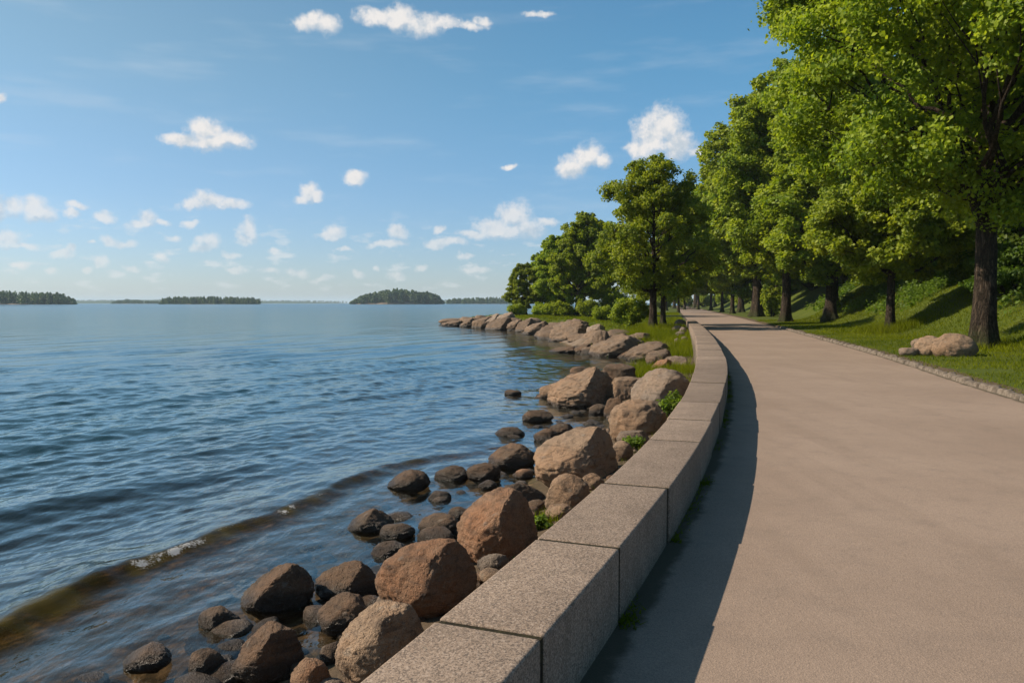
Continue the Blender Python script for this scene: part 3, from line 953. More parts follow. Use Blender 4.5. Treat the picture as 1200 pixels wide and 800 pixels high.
# stones in the water further along
rock_px((407,597,461,623), 'pyramid shaped dark stone breaking the water inside the wave', 'dark', name='shore_rock', group=GW, seed=97, cuts=[(-.7,-.2,.6,.45),(.7,-.4,.5,.5)])
rock_px((444,613,487,631), 'low dark stone just right of a pyramid shaped one', 'dark', name='shore_rock', group=GW, seed=101)
rock_px((434,634,477,652), 'nearly drowned dark stone behind the russet dome boulder', 'dark', name='shore_rock', group=GW, seed=103, dip=.5)
rock_px((490,602,541,626), 'mossy brown rock at the left foot of the peaked boulder', 'dark', name='shore_rock', group=GW, seed=107)
rock_px((489,617,534,636), 'flat black rock leaning on a mossy brown one', 'dark', name='shore_rock', group=GW, seed=109, dip=.4)
rock_px((525,593,550,609), 'small black stone touching the upper left of the peaked boulder', 'dark', name='shore_rock', group=GW, seed=113)
rock_px((454,550,505,573), 'pointed dark stone at the end of the breaking wave', 'dark', name='shore_rock', group=GW, seed=127, cuts=[(-.75,-.2,.6,.42)])
rock_px((546,542,587,563), 'smooth black hump, larger of a touching pair in the water', 'dark', name='shore_rock', group=GW, seed=131)
rock_px((509,546,551,562), 'long low black stone joined to a smooth black hump', 'dark', name='shore_rock', group=GW, seed=137, dip=.4)
rock_px((500,575,529,586), 'thin sliver of stone just above the water', 'dark', name='shore_rock', group=GW, seed=139, dip=.5)
rock_px((560,562,583,573), 'tiny round black stone below a smooth black hump', 'dark', name='shore_rock', group=GW, seed=149)
rock_px((604,549,625,560), 'small reddish stone at the left foot of the large ridged boulder', 'red', name='shore_rock', group=GW, seed=151)
rock_px((572,519,630,547), 'wide dark rock awash left of the large ridged tan boulder', 'dark', group=GW, seed=157, cuts=[(-.6,-.3,.7,.5)])
rock_px((625,502,655,517), 'brown slab behind the large ridged tan boulder', 'dark', name='shore_rock', group=GW, seed=163)
rock_px((640,496,677,513), 'jagged grey black rock poking up behind the large ridged boulder', 'dark', name='shore_rock', group=GW, seed=167, rough=1.6)
rock_px((580,500,615,511), 'flat dark stone awash, furthest out of the middle shallows', 'dark', name='shore_rock', group=GW, seed=173, dip=.4)
rock_px((612,480,649,494), 'smooth dark hump standing alone in the middle water', 'dark', name='shore_rock', group=GW, seed=179)
rock_px((591,456,611,463), 'tiny brown stone showing far out by the pale ledge', 'dark', name='shore_rock', group=GW, seed=181)
# middle boulders
rock_px((641,430,727,477), 'great pale brown boulder rising from the water, ledges on its sunny side', 'tan', cuts=[(-.62,-.3,.72,.52),(.85,-.45,.2,.5),(-.9,-.3,.2,.75)], ncut=3, group=G, seed=191, rough=1.4)
rock_px((632,449,661,467), 'low ledge at the seaward foot of the great pale brown boulder', 'tan', name='shore_rock', group=G, seed=193)
rock_px((668,429,694,441), 'dark rock peeping over the great boulder', 'dark', name='shore_rock', group=G, seed=197)
rock_px((705,426,744,447), 'dark flat rock behind the shaded end of the great boulder', 'dark', group=G, seed=199, cuts=[(0,-.2,1,.5)])
rock_px((717,441,755,467), 'brown layered boulder between the great boulder and the pale domed one', 'tan', group=G, seed=211, cuts=[(0,-.1,1,.55)], rough=1.5)
rock_px((707,465,735,488), 'broken dark rocks at the water between great boulder and round boulder', 'dark', name='shore_rock', group=G, seed=223, rough=1.7)
rock_px((690,473,712,485), 'black stone awash at the foot of the great boulder', 'dark', name='shore_rock', group=GW, seed=227)
rock_px((740,431,812,478), 'pale grey domed boulder against the wall, half hidden by leafy weeds', 'grey', cuts=[(-.7,-.4,.55,.62)], ncut=3, group=G, seed=229)
rock_px((713,467,781,513), 'round rugged boulder in front of the pale domed one', 'tan', group=G, seed=233, rough=1.5, ncut=4)
rock_px((722,504,762,522), 'low grey stone with weeds growing over it by the wall', 'grey', name='shore_rock', group=G, seed=239)
rock_px((716,516,742,540), 'shaded brown stone between the large ridged boulder and the wall', 'tan', name='shore_rock', group=G, seed=241)
# far shore
FAR = [
 ((521,374,546,381.5),'flat ledge at the very tip of the point','tan'),
 ((541,371,559,382.5),'second rock in from the tip of the point','tan'),
 ((556,368,581,384),'slanting slab on the point, third from its tip','tan'),
 ((566,366,590,377),'upper slab on the point below the smallest tree','grey'),
 ((571,369,600,386),'broad humped rock in the middle of the point','tan'),
 ((584,364,604,376),'rock at the grass edge under the smallest tree','grey'),
 ((596,372,612,386.5),'narrow split rock on the point beside a dark cube of stone','tan'),
 ((606,371,628,387),'blocky rock with a dark shaded face on the point','tan'),
 ((615,374,642,391),'smooth sloping slab running into the water on the point','tan'),
 ((630,374,662,394.5),'long sloping slab left of the biggest far boulder','tan'),
 ((649,370,694,397),'biggest far boulder, a steep dome with a dark right face','tan'),
 ((690,378,709,390),'grey rock at the grass edge right of the biggest far boulder','grey'),
 ((674,401,693,413),'small dark lump at the water in front of the far ledges','dark'),
 ((647,405,676,412.5),'flat dark reef lying low off the far ledges','dark'),
 ((686,388,704,404),'left of two leaning far rocks','tan'),
 ((697,383,717,413),'tall leaning far rock with a dark split','tan'),
 ((706,388,738,408),'pale far slab tucked behind the long whaleback','tan'),
 ((698,389,757,417.5),'long pale whaleback rock dipping into the bay','tan'),
 ((726,404,750,418.5),'dark wedge under the end of the long whaleback','dark'),
 ((737,397,784,421),'rounded ledge right of the long whaleback','tan'),
 ((760,406,785,425),'cracked boulder at the head of the small bay','tan'),
 ((765,418,787,434),'reddish cube of rock on the grassy strip at the bay head','red'),
 ((780,415,805,430),'pale jumbled stone beside the far wall','grey'),
]
for i, (bx, lb, kd) in enumerate(FAR):
    w_ = bx[2] - bx[0]; rl = random.Random(i)
    bx = (bx[0] - w_ * .14, bx[1] + .12 * (bx[3] - bx[1]), bx[2] + w_ * .14, bx[3] + .5)
    rock_px(bx, lb, 'far' if kd == 'tan' else kd, 'boulder' if w_ > 28 else 'shore_rock', group=GF, seed=300 + i * 7, sub=5,
            cuts=[(-.5 + rl.uniform(-.3, .3), -.35 + rl.uniform(-.3, .3), .8, rl.uniform(.42, .62)), (.85, -.4 + rl.uniform(-.3, .3), .25 + rl.uniform(-.2, .3), rl.uniform(.5, .75))], ncut=2 + i % 3, rough=1.9, dip=.42)
# low ledges packed between the far boulders: nothing tells these apart
rf = random.Random(77)
for i in range(34):
    s0 = rf.uniform(47, float(_sh[-1][0]) - 1)
    t0 = float(shore_t(s0)) + rf.uniform(-0.4, 3.0)
    x, y = to_xy(s0, t0); z = float(max(land_z(s0, t0), WATER_Z - .1))
    a = rf.uniform(.5, 1.35) * (0.7 + 0.005 * s0)
    me = rock_mesh('shore_rock', 800 + i, (a * rf.uniform(.8, 1.3), a * rf.uniform(.7, 1.1), a * rf.uniform(.34, .6)), ROCK['far'], 4, None, 4, 1.9)
    o = obj('shore_rock', me, loc=(float(x), float(y), z + a * .08)); o.rotation_euler = (rf.uniform(-.2, .2), rf.uniform(-.3, .1), rf.uniform(0, 3))
    tag(o, 'low pale ledge packed among the boulders of the far shore', 'rock', 'low ledges of the far shore')
# cobbles lying between the boulders and in the shallows
protos = [rock_mesh('cobble', 900 + i, (1, rf.uniform(.7, .95), rf.uniform(.45, .7)), ROCK[k_], 3, None, 4, 1.3) for i, k_ in enumerate(['dark', 'tan', 'grey', 'dark', 'red'])]
for i in range(300):
    s0 = rf.uniform(4.5, 34) if i % 3 else rf.uniform(4.0, 13)
    q0 = rf.uniform(-2.4, 2.6)
    t0 = float(shore_t(s0)) + q0
    w2 = float(wall_w(s0)) / 2
    a = rf.uniform(.05, .17) * (1.25 if q0 < 0 else 1.0)
    if t0 > -w2 - a - .03: continue
    x, y = to_xy(s0, t0); z = float(land_z(s0, t0))
    o = obj('cobble', protos[0] if i == 0 else protos[rf.randrange(5)], loc=(float(x), float(y), z + a * .15))
    o.scale = (a, a, a); o.rotation_euler = (rf.uniform(-.4, .4), rf.uniform(-.4, .4), rf.uniform(0, 6.28))
    wet_ = q0 < -0.2
    tag(o, 'brown cobble lying under shallow water by the boulders' if wet_ else 'small cobble on the wet earth between the boulders and the wall', 'cobble', 'cobbles under the water' if wet_ else 'cobbles between boulders and wall')
for i in range(46):
    s0 = rf.uniform(5.0, 26); q0 = rf.uniform(-1.9, 0.1)
    t0 = float(shore_t(s0)) + q0
    a = rf.uniform(.10, .24)
    if t0 > -float(wall_w(s0)) / 2 - a - .05: continue
    x, y = to_xy(s0, t0)
    o = obj('shore_rock', protos[rf.choice((0, 3, 3, 0, 1))], loc=(float(x), float(y), WATER_Z - a * rf.uniform(.1, .42)))
    o.scale = (a * rf.uniform(.9, 1.3), a, a); o.rotation_euler = (rf.uniform(-.3, .3), rf.uniform(-.3, .3), rf.uniform(0, 6.28))
    tag(o, 'small dark stone just breaking the water among the shore boulders', 'rock', 'small stones breaking the water')
# rubble at the far end of the wall
RUB = [((790,374,804,381),'flat rubble stone topping the heap at the far end of the wall'),
 ((787,381,799,388),'pale rubble stone left side of the heap by the wall end'),
 ((796,383,805,390),'rubble stone touching the far end of the wall'),
 ((791,388,803,395),'wide rubble stone in the middle of the heap by the wall end'),
 ((797,394,806,401),'rubble stone low against the far wall'),
 ((790,396,798,402),'small rubble stone in the grass below the heap')]
for i, (bx, lb) in enumerate(RUB):
    rock_px(bx, lb, 'grey', 'rubble_stone', group='rubble by the wall end', seed=520 + i * 3, sub=4)
# group of boulders on the lawn under the big tree
GL = 'boulders on the lawn under the big tree'
rock_px((1092,390,1142,418), 'largest lawn boulder, round, its right half in the shade of the big trunk', 'tan', group=GL, seed=601, ncut=3, dip=.2)
rock_px((1074,393,1108,417), 'middle lawn boulder of the three under the big tree, sunlit', 'tan', group=GL, seed=607, ncut=3, dip=.2)
rock_px((1068,396,1086,409), 'small lawn boulder behind the middle one', 'grey', group=GL, seed=613, dip=.2)
rock_px((1054,407,1077,417), 'flat slab of stone lying on the lawn by the kerb', 'grey', 'flat_stone', group=GL, seed=617, cuts=[(0,0,1,.4)], dip=.25)

# ------------------------------------------------------------------ trees: trunk with limbs, and a crown of many single leaves
def leaf_material(name, c0, c1, trans, tw=0.42):
    m, N = material(name)
    t = N.attr('tint').outputs['Fac']
    oi = N.n('ShaderNodeObjectInfo')
    col = N.mix(t, c0, c1)
    hs = N.n('ShaderNodeHueSaturation')
    N.link(N.lin(oi.outputs['Random'], 0, 1, 0.492, 0.508), hs.inputs['Hue'])
    N.link(N.lin(oi.outputs['Random'], 0, 1, 0.95, 1.18), hs.inputs['Value'])
    N.link(col, hs.inputs['Color'])
    pr = N.n('ShaderNodeBsdfPrincipled')
    N.link(hs.outputs[0], pr.inputs['Base Color']); pr.inputs['Roughness'].default_value = 0.55
    pr.inputs['Specular IOR Level'].default_value = 0.25
    tl = N.n('ShaderNodeBsdfTranslucent')
    N.link(N.mix(1.0, hs.outputs[0], trans, 'MULTIPLY'), tl.inputs[0])
    mx = N.n('ShaderNodeMixShader'); mx.inputs[0].default_value = tw
    N.link(pr.outputs[0], mx.inputs[1]); N.link(tl.outputs[0], mx.inputs[2])
    finish(N, mx.outputs[0])
    return m
MAT_LEAF = leaf_material('linden_leaves', (0.100, 0.158, 0.011), (0.275, 0.325, 0.020), (1.8, 1.75, 1.0))
MAT_LEAF_DARK = leaf_material('shade_toned_leaves', (0.045, 0.085, 0.009), (0.110, 0.160, 0.014), (1.9, 2.0, 1.2))  # leaf green darkened to stand in for shade on the wooded bank
MAT_WEED = leaf_material('weed_leaves', (0.065, 0.115, 0.012), (0.16, 0.21, 0.025), (2.0, 2.0, 1.1))
def bark_material():
    m, N = material('bark')
    tc = N.n('ShaderNodeTexCoord'); pos = tc.outputs['Object']
    st = N.mapv(pos, scale=(6.5, 6.5, 1.1))
    v = N.voro(st, 1.6, 'DISTANCE_TO_EDGE') if False else N.noise(st, 1.7, 6, 0.68, dist=0.6)
    f = N.math('ABSOLUTE', N.math('SUBTRACT', v.outputs['Fac'], 0.5))
    n2 = N.noise(pos, 9, 4, 0.6).outputs['Fac']
    col = N.mix(N.ss(f, 0.0, 0.11), (0.022, 0.016, 0.011), (0.105, 0.076, 0.052))
    col = N.mix(N.ss(n2, 0.5, 0.75, 0, 0.5), col, (0.14, 0.115, 0.085))
    sx = N.n('ShaderNodeSeparateXYZ'); N.link(pos, sx.inputs[0])
    col = N.mix(N.ss(N.math('MULTIPLY_ADD', n2, -1.0, sx.outputs[2]), 0.5, -0.3, 0, 0.6), col, (0.05, 0.065, 0.018))
    h = N.math('ADD', N.math('MULTIPLY', N.ss(f, 0.0, 0.13), 1.0), N.math('MULTIPLY', n2, 0.3))
    finish(N, principled(N, col, 0.95, N.bump(h, 1.0, 0.07), 0.15))
    return m
MAT_BARK = bark_material()

def leaves(C, Nrm, size, rng, fold=0.25):
    """folded diamond leaves: centres (n,3), normals (n,3), sizes (n,) -> verts, quads-as-tris, tint per vertex"""
    n = len(C)
    r = rng.normal(size=(n, 3))
    T = np.cross(Nrm, r); T /= np.linalg.norm(T, axis=1)[:, None] + 1e-9
    B = np.cross(Nrm, T)
    s = size[:, None]
    tip = C + T * s * 0.55; tail = C - T * s * 0.5
    lift = Nrm * s * fold * rng.uniform(0.2, 1.0, (n, 1))
    l = C + B * s * 0.42 + lift; rr_ = C - B * s * 0.42 + lift
    V = np.stack([tail, l, tip, rr_], 1).reshape(-1, 3)
    k = np.arange(n) * 4
    Fc = np.concatenate([np.stack([k, k + 1, k + 2], 1), np.stack([k, k + 2, k + 3], 1)])
    return V, Fc

def crown_profile(kind):
    if kind == 'round':
        return lambda h: np.sqrt(np.clip(1 - (2 * h - 0.95) ** 2 / 1.12, 0.02, 1))
    if kind == 'tall':
        return lambda h: np.clip(np.interp(h, [0, .1, .3, .55, .8, .93, 1], [.55, .82, 1, .95, .70, .42, .12]), 0.05, 1)
    if kind == 'airy':
        return lambda h: np.interp(h, [0, .08, .2, .4, .62, .85, .95, 1], [.55, .85, 1.0, .96, .84, .62, .42, .2])
    if kind == 'umbrella':
        return lambda h: np.interp(h, [0, .08, .25, .45, .7, .88, 1], [.42, .66, .88, 1.0, .86, .56, .18])
    return lambda h: np.interp(h, [0, .2, .5, .8, 1], [.8, 1, .9, .6, .2])

def tree_meshes(name, seed, H, cb, R, trunk_r, n_leaf, leaf, lobes=30, prof='round', squash=(1, 1), lobe_r=(0.24, 0.40), lean=(0, 0), droop=0.0, fork=None, trunk_top=0.9, up_bias=0.35, limb_scale=1.0, skip=None, limbs=()):
    rng = np.random.default_rng(seed)
    pf = crown_profile(prof)
    acc = Acc()
    # trunk
    n = 26
    hz = np.linspace(0, H * trunk_top, n)
    wx = 0.035 * H * 0.25 * np.cumsum(rng.normal(0, .35, n)) * 0.25
    wy = 0.035 * H * 0.25 * np.cumsum(rng.normal(0, .35, n)) * 0.25
    fr = hz / (H * trunk_top)
    tx = wx * fr + lean[0] * fr ** 1.2; ty = wy * fr + lean[1] * fr ** 1.2
    axis = np.stack([tx, ty, hz], 1)
    trad = trunk_r * np.interp(fr, [0, .02, .06, .15, .35, .6, 1], [1.0, 0.98, .9, .80, .68, .34, .05])
    # dense lower trunk with root flare
    fine = np.linspace(0, 1, 90) ** 1.25
    ax = np.stack([np.interp(fine, fr, tx), np.interp(fine, fr, ty), fine * H * trunk_top], 1)
    rad = np.interp(fine, fr, trad)
    k = 26
    th = np.linspace(0, 2 * np.pi, k, endpoint=False)
    nroot = 5 + seed % 3; ph = rng.uniform(0, 6.28)
    flare = np.exp(-ax[:, 2] / (trunk_r * 1.1))
    rr_ = rad[:, None] * (1 + flare[:, None] * (0.42 + 0.38 * np.cos(nroot * th + ph)[None, :]))
    q = np.stack([np.cos(th)[None] * 2.2 + 0 * rr_, np.sin(th)[None] * 2.2 + 0 * rr_, ax[:, 2:3] * 0.5 / max(trunk_r, .2) + 0 * rr_], -1)
    rr_ = rr_ * (1 + 0.10 * fbm(q, 3, seed))
    V = np.stack([ax[:, 0:1] + rr_ * np.cos(th), ax[:, 1:2] + rr_ * np.sin(th), ax[:, 2:3] + 0 * rr_], -1)
    V[0, :, 2] -= 0.35
    V = V.reshape(-1, 3)
    i = np.arange(len(fine) - 1)[:, None] * k + np.arange(k)[None]; j = np.arange(len(fine) - 1)[:, None] * k + (np.arange(k)[None] + 1) % k
    acc.add(V, np.stack([i.ravel(), j.ravel(), (j + k).ravel(), (i + k).ravel()], 1))
    # lobes of the crown
    LC = []; LRr = []
    ga = rng.uniform(0, 6.28)
    for L in range(lobes):
        h = (L + rng.uniform(.2, .8)) / lobes
        h = np.clip(h ** 0.9, 0.02, 0.97)
        env = R * pf(h)
        ga += 2.39996 + rng.normal(0, .25)
        lr = R * rng.uniform(*lobe_r) * np.interp(h, [0, .7, 1], [1, .92, .66])
        rad_ = max(0.0, env - lr * 0.75) * (rng.uniform(0.80, 1.05) if L % 4 else rng.uniform(0.15, 0.55))
        cx = np.cos(ga) * rad_ * squash[0]; cyy = np.sin(ga) * rad_ * squash[1]
        if skip is not None and skip(cx, cyy, cb + h * (H - cb)): continue
        z = cb + h * (H - cb) - lr * 0.35 * h - droop * (rad_ / R) ** 2 * (1 - h)
        bx = np.interp(z, hz, tx); by = np.interp(z, hz, ty)
        LC.append((cx + bx, cyy + by, z)); LRr.append(lr)
    LC = np.array(LC); LRr = np.array(LRr)
    for pts, r0 in limbs:
        pts = np.array(pts, float); m_ = len(pts); tt = np.linspace(0, m_ - 1, 22)
        Pq = np.stack([np.interp(tt, np.arange(m_), pts[:, q_]) for q_ in range(3)], 1)
        for _ in range(3): Pq[1:-1] = (Pq[:-2] + Pq[1:-1] * 2 + Pq[2:]) / 4
        Pq[1:-1] += rng.normal(0, .035, (20, 3))
        V, Q = tube(Pq, np.linspace(r0, r0 * .28, 22), 12, rough=.12, seed=seed); acc.add(V, Q)
    clC = []; clR = []; clL = []
    for c, lr in zip(LC, LRr):
        d = np.hypot(c[0] - np.interp(c[2], hz, tx), c[1] - np.interp(c[2], hz, ty))
        z0 = np.clip(c[2] - d * rng.uniform(0.55, 1.0) - lr * 0.2, cb * 0.80 + 0.02 * H, H * trunk_top * 0.96)
        p0 = np.array([np.interp(z0, hz, tx), np.interp(z0, hz, ty), z0])
        r0 = max(0.018, np.interp(z0, hz, trad) * np.clip(0.28 + 0.30 * d / R, 0.2, 0.62)) * limb_scale
        mid = p0 * 0.5 + c * 0.5 + np.array([0, 0, -0.10 * d]) + rng.normal(0, 0.06 * d + .02, 3)
        t = np.linspace(0, 1, 11)[:, None]
        P = (1 - t) ** 2 * p0 + 2 * t * (1 - t) * mid + t ** 2 * c
        P[1:-1] += rng.normal(0, 0.018 * d + .01, (9, 3))
        rs = r0 * (1 - t[:, 0]) ** 0.8 + 0.012
        V, Q = tube(P, rs, 7); acc.add(V, Q)
        # clumps on the lobe, twigs to some of them
        nc = rng.integers(11, 17)
        dirs = rng.normal(size=(nc, 3)); dirs[:, 2] = dirs[:, 2] * 0.85 + 0.12
        dirs /= np.linalg.norm(dirs, axis=1)[:, None]
        cc_ = c + dirs * lr * rng.uniform(0.45, 1.02, (nc, 1)) * np.array([1, 1, 0.82])
        for w, c2 in enumerate(cc_):
            clC.append(c2); clR.append(lr * rng.uniform(0.25, 0.46)); clL.append(c)
            if w % 2 == 0:
                tt = np.linspace(0, 1, 5)[:, None]
                st_ = P[rng.integers(6, 11)]
                m2 = (st_ + c2) / 2 + np.array([0, 0, -.06 * lr]) + rng.normal(0, .05 * lr, 3)
                P2 = (1 - tt) ** 2 * st_ + 2 * tt * (1 - tt) * m2 + tt ** 2 * c2
                V, Q = tube(P2, 0.022 * (1 - tt[:, 0]) * max(R / 6, .5) + 0.005, 5); acc.add(V, Q)
    clC = np.array(clC); clR = np.array(clR); clL = np.array(clL)
    w = clR ** 2; w /= w.sum()
    idx = rng.choice(len(clC), n_leaf, p=w)
    g = rng.normal(size=(n_leaf, 3)); g /= np.linalg.norm(g, axis=1)[:, None]
    rr2 = rng.uniform(0, 1, (n_leaf, 1)) ** 0.55
    off = g * rr2 * clR[idx][:, None] * np.array([1.15, 1.15, 0.85])
    C = clC[idx] + off
    C[:, 2] -= 0.18 * (off[:, 0] ** 2 + off[:, 1] ** 2) / clR[idx]
    # stray leaves at the rim
    st_m = rng.uniform(size=n_leaf) < 0.10
    C[st_m] += rng.normal(0, 1, (st_m.sum(), 3)) * clR[idx][st_m][:, None] * 0.30
    out = C - clL[idx]; out /= np.linalg.norm(out, axis=1)[:, None] + 1e-9
    Nn = out * 0.55 + np.array([0, 0, up_bias]) + rng.normal(0, 0.55, (n_leaf, 3))
    Nn /= np.linalg.norm(Nn, axis=1)[:, None]
    keep = C[:, 2] > cb * 0.35
    C, Nn = C[keep], Nn[keep]; idk = idx[keep]
    sz = leaf * rng.uniform(0.6, 1.3, len(C))
    V, Fc = leaves(C, Nn, sz, rng)
    clump_t = rng.uniform(-.28, .28, len(clC))
    tint = np.clip(0.45 + clump_t[idk] + rng.normal(0, 0.24, len(C)), 0, 1)
    return acc.mesh(name + '_trunk', [MAT_BARK]), (V, Fc, np.repeat(tint, 4))

def make_tree(name, label, loc, group, mat=None, rotz=0.0, **kw):
    tm, (V, Fc, tint) = tree_meshes(name, **kw)
    root = obj(name, None, loc=loc)
    root.rotation_euler = (0, 0, rotz)
    tag(root, label, 'tree', group)
    obj('trunk', tm, root)
    obj('crown', mesh_np('crown', V, [Fc], [mat or MAT_LEAF], {'tint': tint}), root)
    return root

def base_at(px, py):
    p = seat(px, py); return (float(p[0]), float(p[1]), float(p[2]) - 0.03)
def on_ground(x, y): return (float(x), float(y), float(ground_at(x, y)) - 0.04)
def px_x(px, depth): return (px - 600) / FPX * depth

GT = 'park trees along the right of the path'
GS = 'trees on the shore side'
# the big tree by the lawn boulders
bA = base_at(1152, 409)
def lim(*pp):
    return [((px - 1146) / FPX * bA[1], dy, (355 - py) / FPX * bA[1] + CAM_H - bA[2]) for px, py, dy in pp]
LIMBS_A = [(lim((1140,262,0),(1118,232,-.5),(1098,200,-1.0),(1085,160,-1.4),(1062,122,-1.8)), .20),
 (lim((1146,236,0),(1140,190,-.3),(1130,140,-.8),(1122,90,-1.0),(1100,50,-1.2)), .19),
 (lim((1150,240,0),(1160,190,.2),(1164,120,.3),(1160,60,.4),(1172,0,.5)), .18),
 (lim((1152,250,0),(1172,222,-.4),(1196,206,-.9),(1230,180,-1.2)), .20),
 (lim((1098,200,-1.0),(1070,178,-1.3),(1040,168,-1.7),(1010,170,-2.0)), .13)]
big = make_tree('linden_tree', 'biggest tree, thick furrowed trunk standing behind the lawn boulders', bA, GT, seed=4, H=22, cb=6.1, R=8.1, trunk_r=0.43, n_leaf=300000, leaf=0.160, lobes=110, prof='round', lobe_r=(0.17, 0.29), droop=1.4, squash=(0.93, 1.25), limb_scale=0.62, skip=lambda x, y, z: y < -1.0 and -2.6 < x < 1.8 and z < 9.0, limbs=LIMBS_A)
print('big tree at', bA)
# the tall tree on the shore side, right before the path
bF = base_at(765, 386)
shore = make_tree('shore_tree', 'tallest shore side tree, twin dark trunk beside the far end of the wall', bF, GS, seed=12, H=11.6 * bF[1] / 53.6, cb=2.9 * bF[1] / 53.6, R=4.4 * bF[1] / 53.6, trunk_r=0.31, n_leaf=70000, leaf=0.165, lobes=48, prof='airy', lobe_r=(0.17, 0.34), droop=0.9, skip=lambda x, y, z: y < -.8 and abs(x) < 1.3 and z < 5.5)
print('shore tree at', bF)
# model trees reused (shared meshes) for the rest of the park
bD = base_at(921, 377)
treeD = make_tree('linden_tree', 'slender dark trunked tree right of the rounded bush at the lawn edge', bD, GT, seed=21, H=0.325 * bD[1], cb=0.075 * bD[1], R=0.085 * bD[1], trunk_r=0.0065 * bD[1], n_leaf=90000, leaf=0.30, lobes=48, prof='tall', lobe_r=(0.26, 0.40))
print('tree D at', bD)
bB = base_at(1043, 389)
treeB = make_tree('linden_tree', 'mid sized tree with a grassy tuft round its foot, left of the lawn boulders', bB, GT, seed=33, H=0.20 * bB[1], cb=0.088 * bB[1], R=0.098 * bB[1], trunk_r=0.0065 * bB[1], n_leaf=90000, leaf=0.20, lobes=46, prof='round', lobe_r=(0.24, 0.38), droop=1.0)
print('tree B at', bB)
bC = base_at(973, 373)
kC = bC[1] / bD[1]
copy_thing(treeD, 'leaning trunked tree deeper on the lawn, left of the grassy tufted tree', bC, 2.1, (kC * 1.1, kC * 1.1, kC * 0.85))
E1 = base_at(887, 371)
copy_thing(treeD, 'left trunk of a close pair on the lawn edge, behind the rounded bush', E1, 4.0, (E1[1] / bD[1] * 1.0,) * 2 + (E1[1] / bD[1] * 0.86,))
copy_thing(treeB, 'right trunk of a close pair on the lawn edge, half behind its twin', (E1[0] + 0.9, E1[1] + 3.5, E1[2]), 1.2, E1[1] / bB[1] * 0.95)
# far trees around the end of the path
k = 0
for px, depth, sc_, rot, src, lb in [
 (858,128,1.35,0.4,treeB,'far tree at the right path edge, nearest of the distant dark trunks'),
 (868,140,1.5,2.2,treeD,'tall far tree behind the distant path edge trunks'),
 (846,150,1.2,3.3,treeB,'far tree where the path narrows on the right'),
 (833,185,1.3,1.0,treeB,'far tree beside the last shadow band on the path'),
 (818,225,1.5,5.0,treeB,'far tree standing straight behind the end of the path'),
 (802,215,1.25,2.9,treeB,'far tree left of the vanishing end of the path'),
 (795,150,1.0,0.2,treeB,'far tree on the left lawn beyond the wall end'),
 (780,190,1.5,4.4,treeB,'far tree hidden deep behind the tall shore tree'),
 (838,260,2.0,1.7,treeB,'most distant tree closing the avenue'),
 (790,265,2.0,3.7,treeB,'most distant tree on the water side of the avenue'),
 (815,300,2.4,0.9,treeD,'tall pale tree seen last through the avenue')]:
    x = px_x(px, depth)
    copy_thing(src, lb, on_ground(x, depth), rot, sc_ * (0.8 if src is treeD else 1.0), 'far trees at the end of the path')
# trees of the wood on the slope
for x, y, sc_, rot, src, lb in [
 (31,40,1.15,0.7,treeB,'wood tree on the slope right behind the big tree'),
 (38,52,1.3,2.0,treeB,'wood tree higher on the slope, behind the mid sized tree'),
 (28,30,1.0,3.6,treeB,'wood tree at the right edge of the picture on the bank'),
 (35,64,1.0,5.2,treeD,'tall wood tree rising above the leaning trunked tree'),
 (44,78,1.1,1.3,treeD,'tall wood tree behind the lawn, left of the slope bushes'),
 (45,100,1.15,3.0,treeD,'tall wood tree deep behind the close pair of trunks'),
 (52,62,1.1,4.1,treeD,'wood tree at the crest of the slope'),
 (40,120,1.1,0.1,treeD,'wood tree beyond the rounded bush'),
 (33.5,57,0.98,2.6,treeD,'tall wood tree whose top shows behind the biggest tree'),
 (30.2,75,1.08,0.9,treeD,'tall wood tree just behind the leaning trunk'),
 (30,47,0.95,5.5,treeB,'wood tree low on the slope between big tree and mid sized tree')]:
    copy_thing(src, lb, on_ground(x, y), rot, sc_, 'wood on the slope')
# shore side trees further out
bG = base_at(676, 371)
qG = bG[1]
low = make_tree('shore_tree', 'second shore side tree, slanting trunk above the biggest far boulder', bG, GS, seed=41, H=0.130 * qG, cb=0.028 * qG, R=0.044 * qG, trunk_r=0.0040 * qG, n_leaf=60000, leaf=0.0024 * qG, lobes=44, prof='airy', lobe_r=(0.2, 0.34), droop=0.6, lean=(0.013 * qG, 0), skip=lambda x, y, z: y < -.8 and abs(x) < .9 and z < 5)
copy_thing(low, 'dense shore tree filling the gap behind the tallest one', on_ground(px_x(714, qG * 1.08), qG * 1.08), 2.6, (1.05, 1.05, .98))
copy_thing(low, 'dense shore tree left of the second shore side trunk', on_ground(px_x(660, qG * 1.07), qG * 1.07), 2.4, (.88, .88, .84))
bH = base_at(616, 368)
kH = bH[1] / qG
copy_thing(low, 'smallest shore tree, alone near the tip of the rocky point', on_ground(px_x(616, 117), 117), 1.9, (.62, .62, .57))
copy_thing(low, 'low tree between the smallest shore tree and its taller neighbours', on_ground(px_x(645, qG * 1.12), qG * 1.12), 2.9, (.74, .74, .70))
copy_thing(shore, 'dark tree just behind the trunk of the tallest shore tree', on_ground(px_x(777, bF[1] + 9), bF[1] + 9), 3.5, (0.8, 0.8, 0.9))

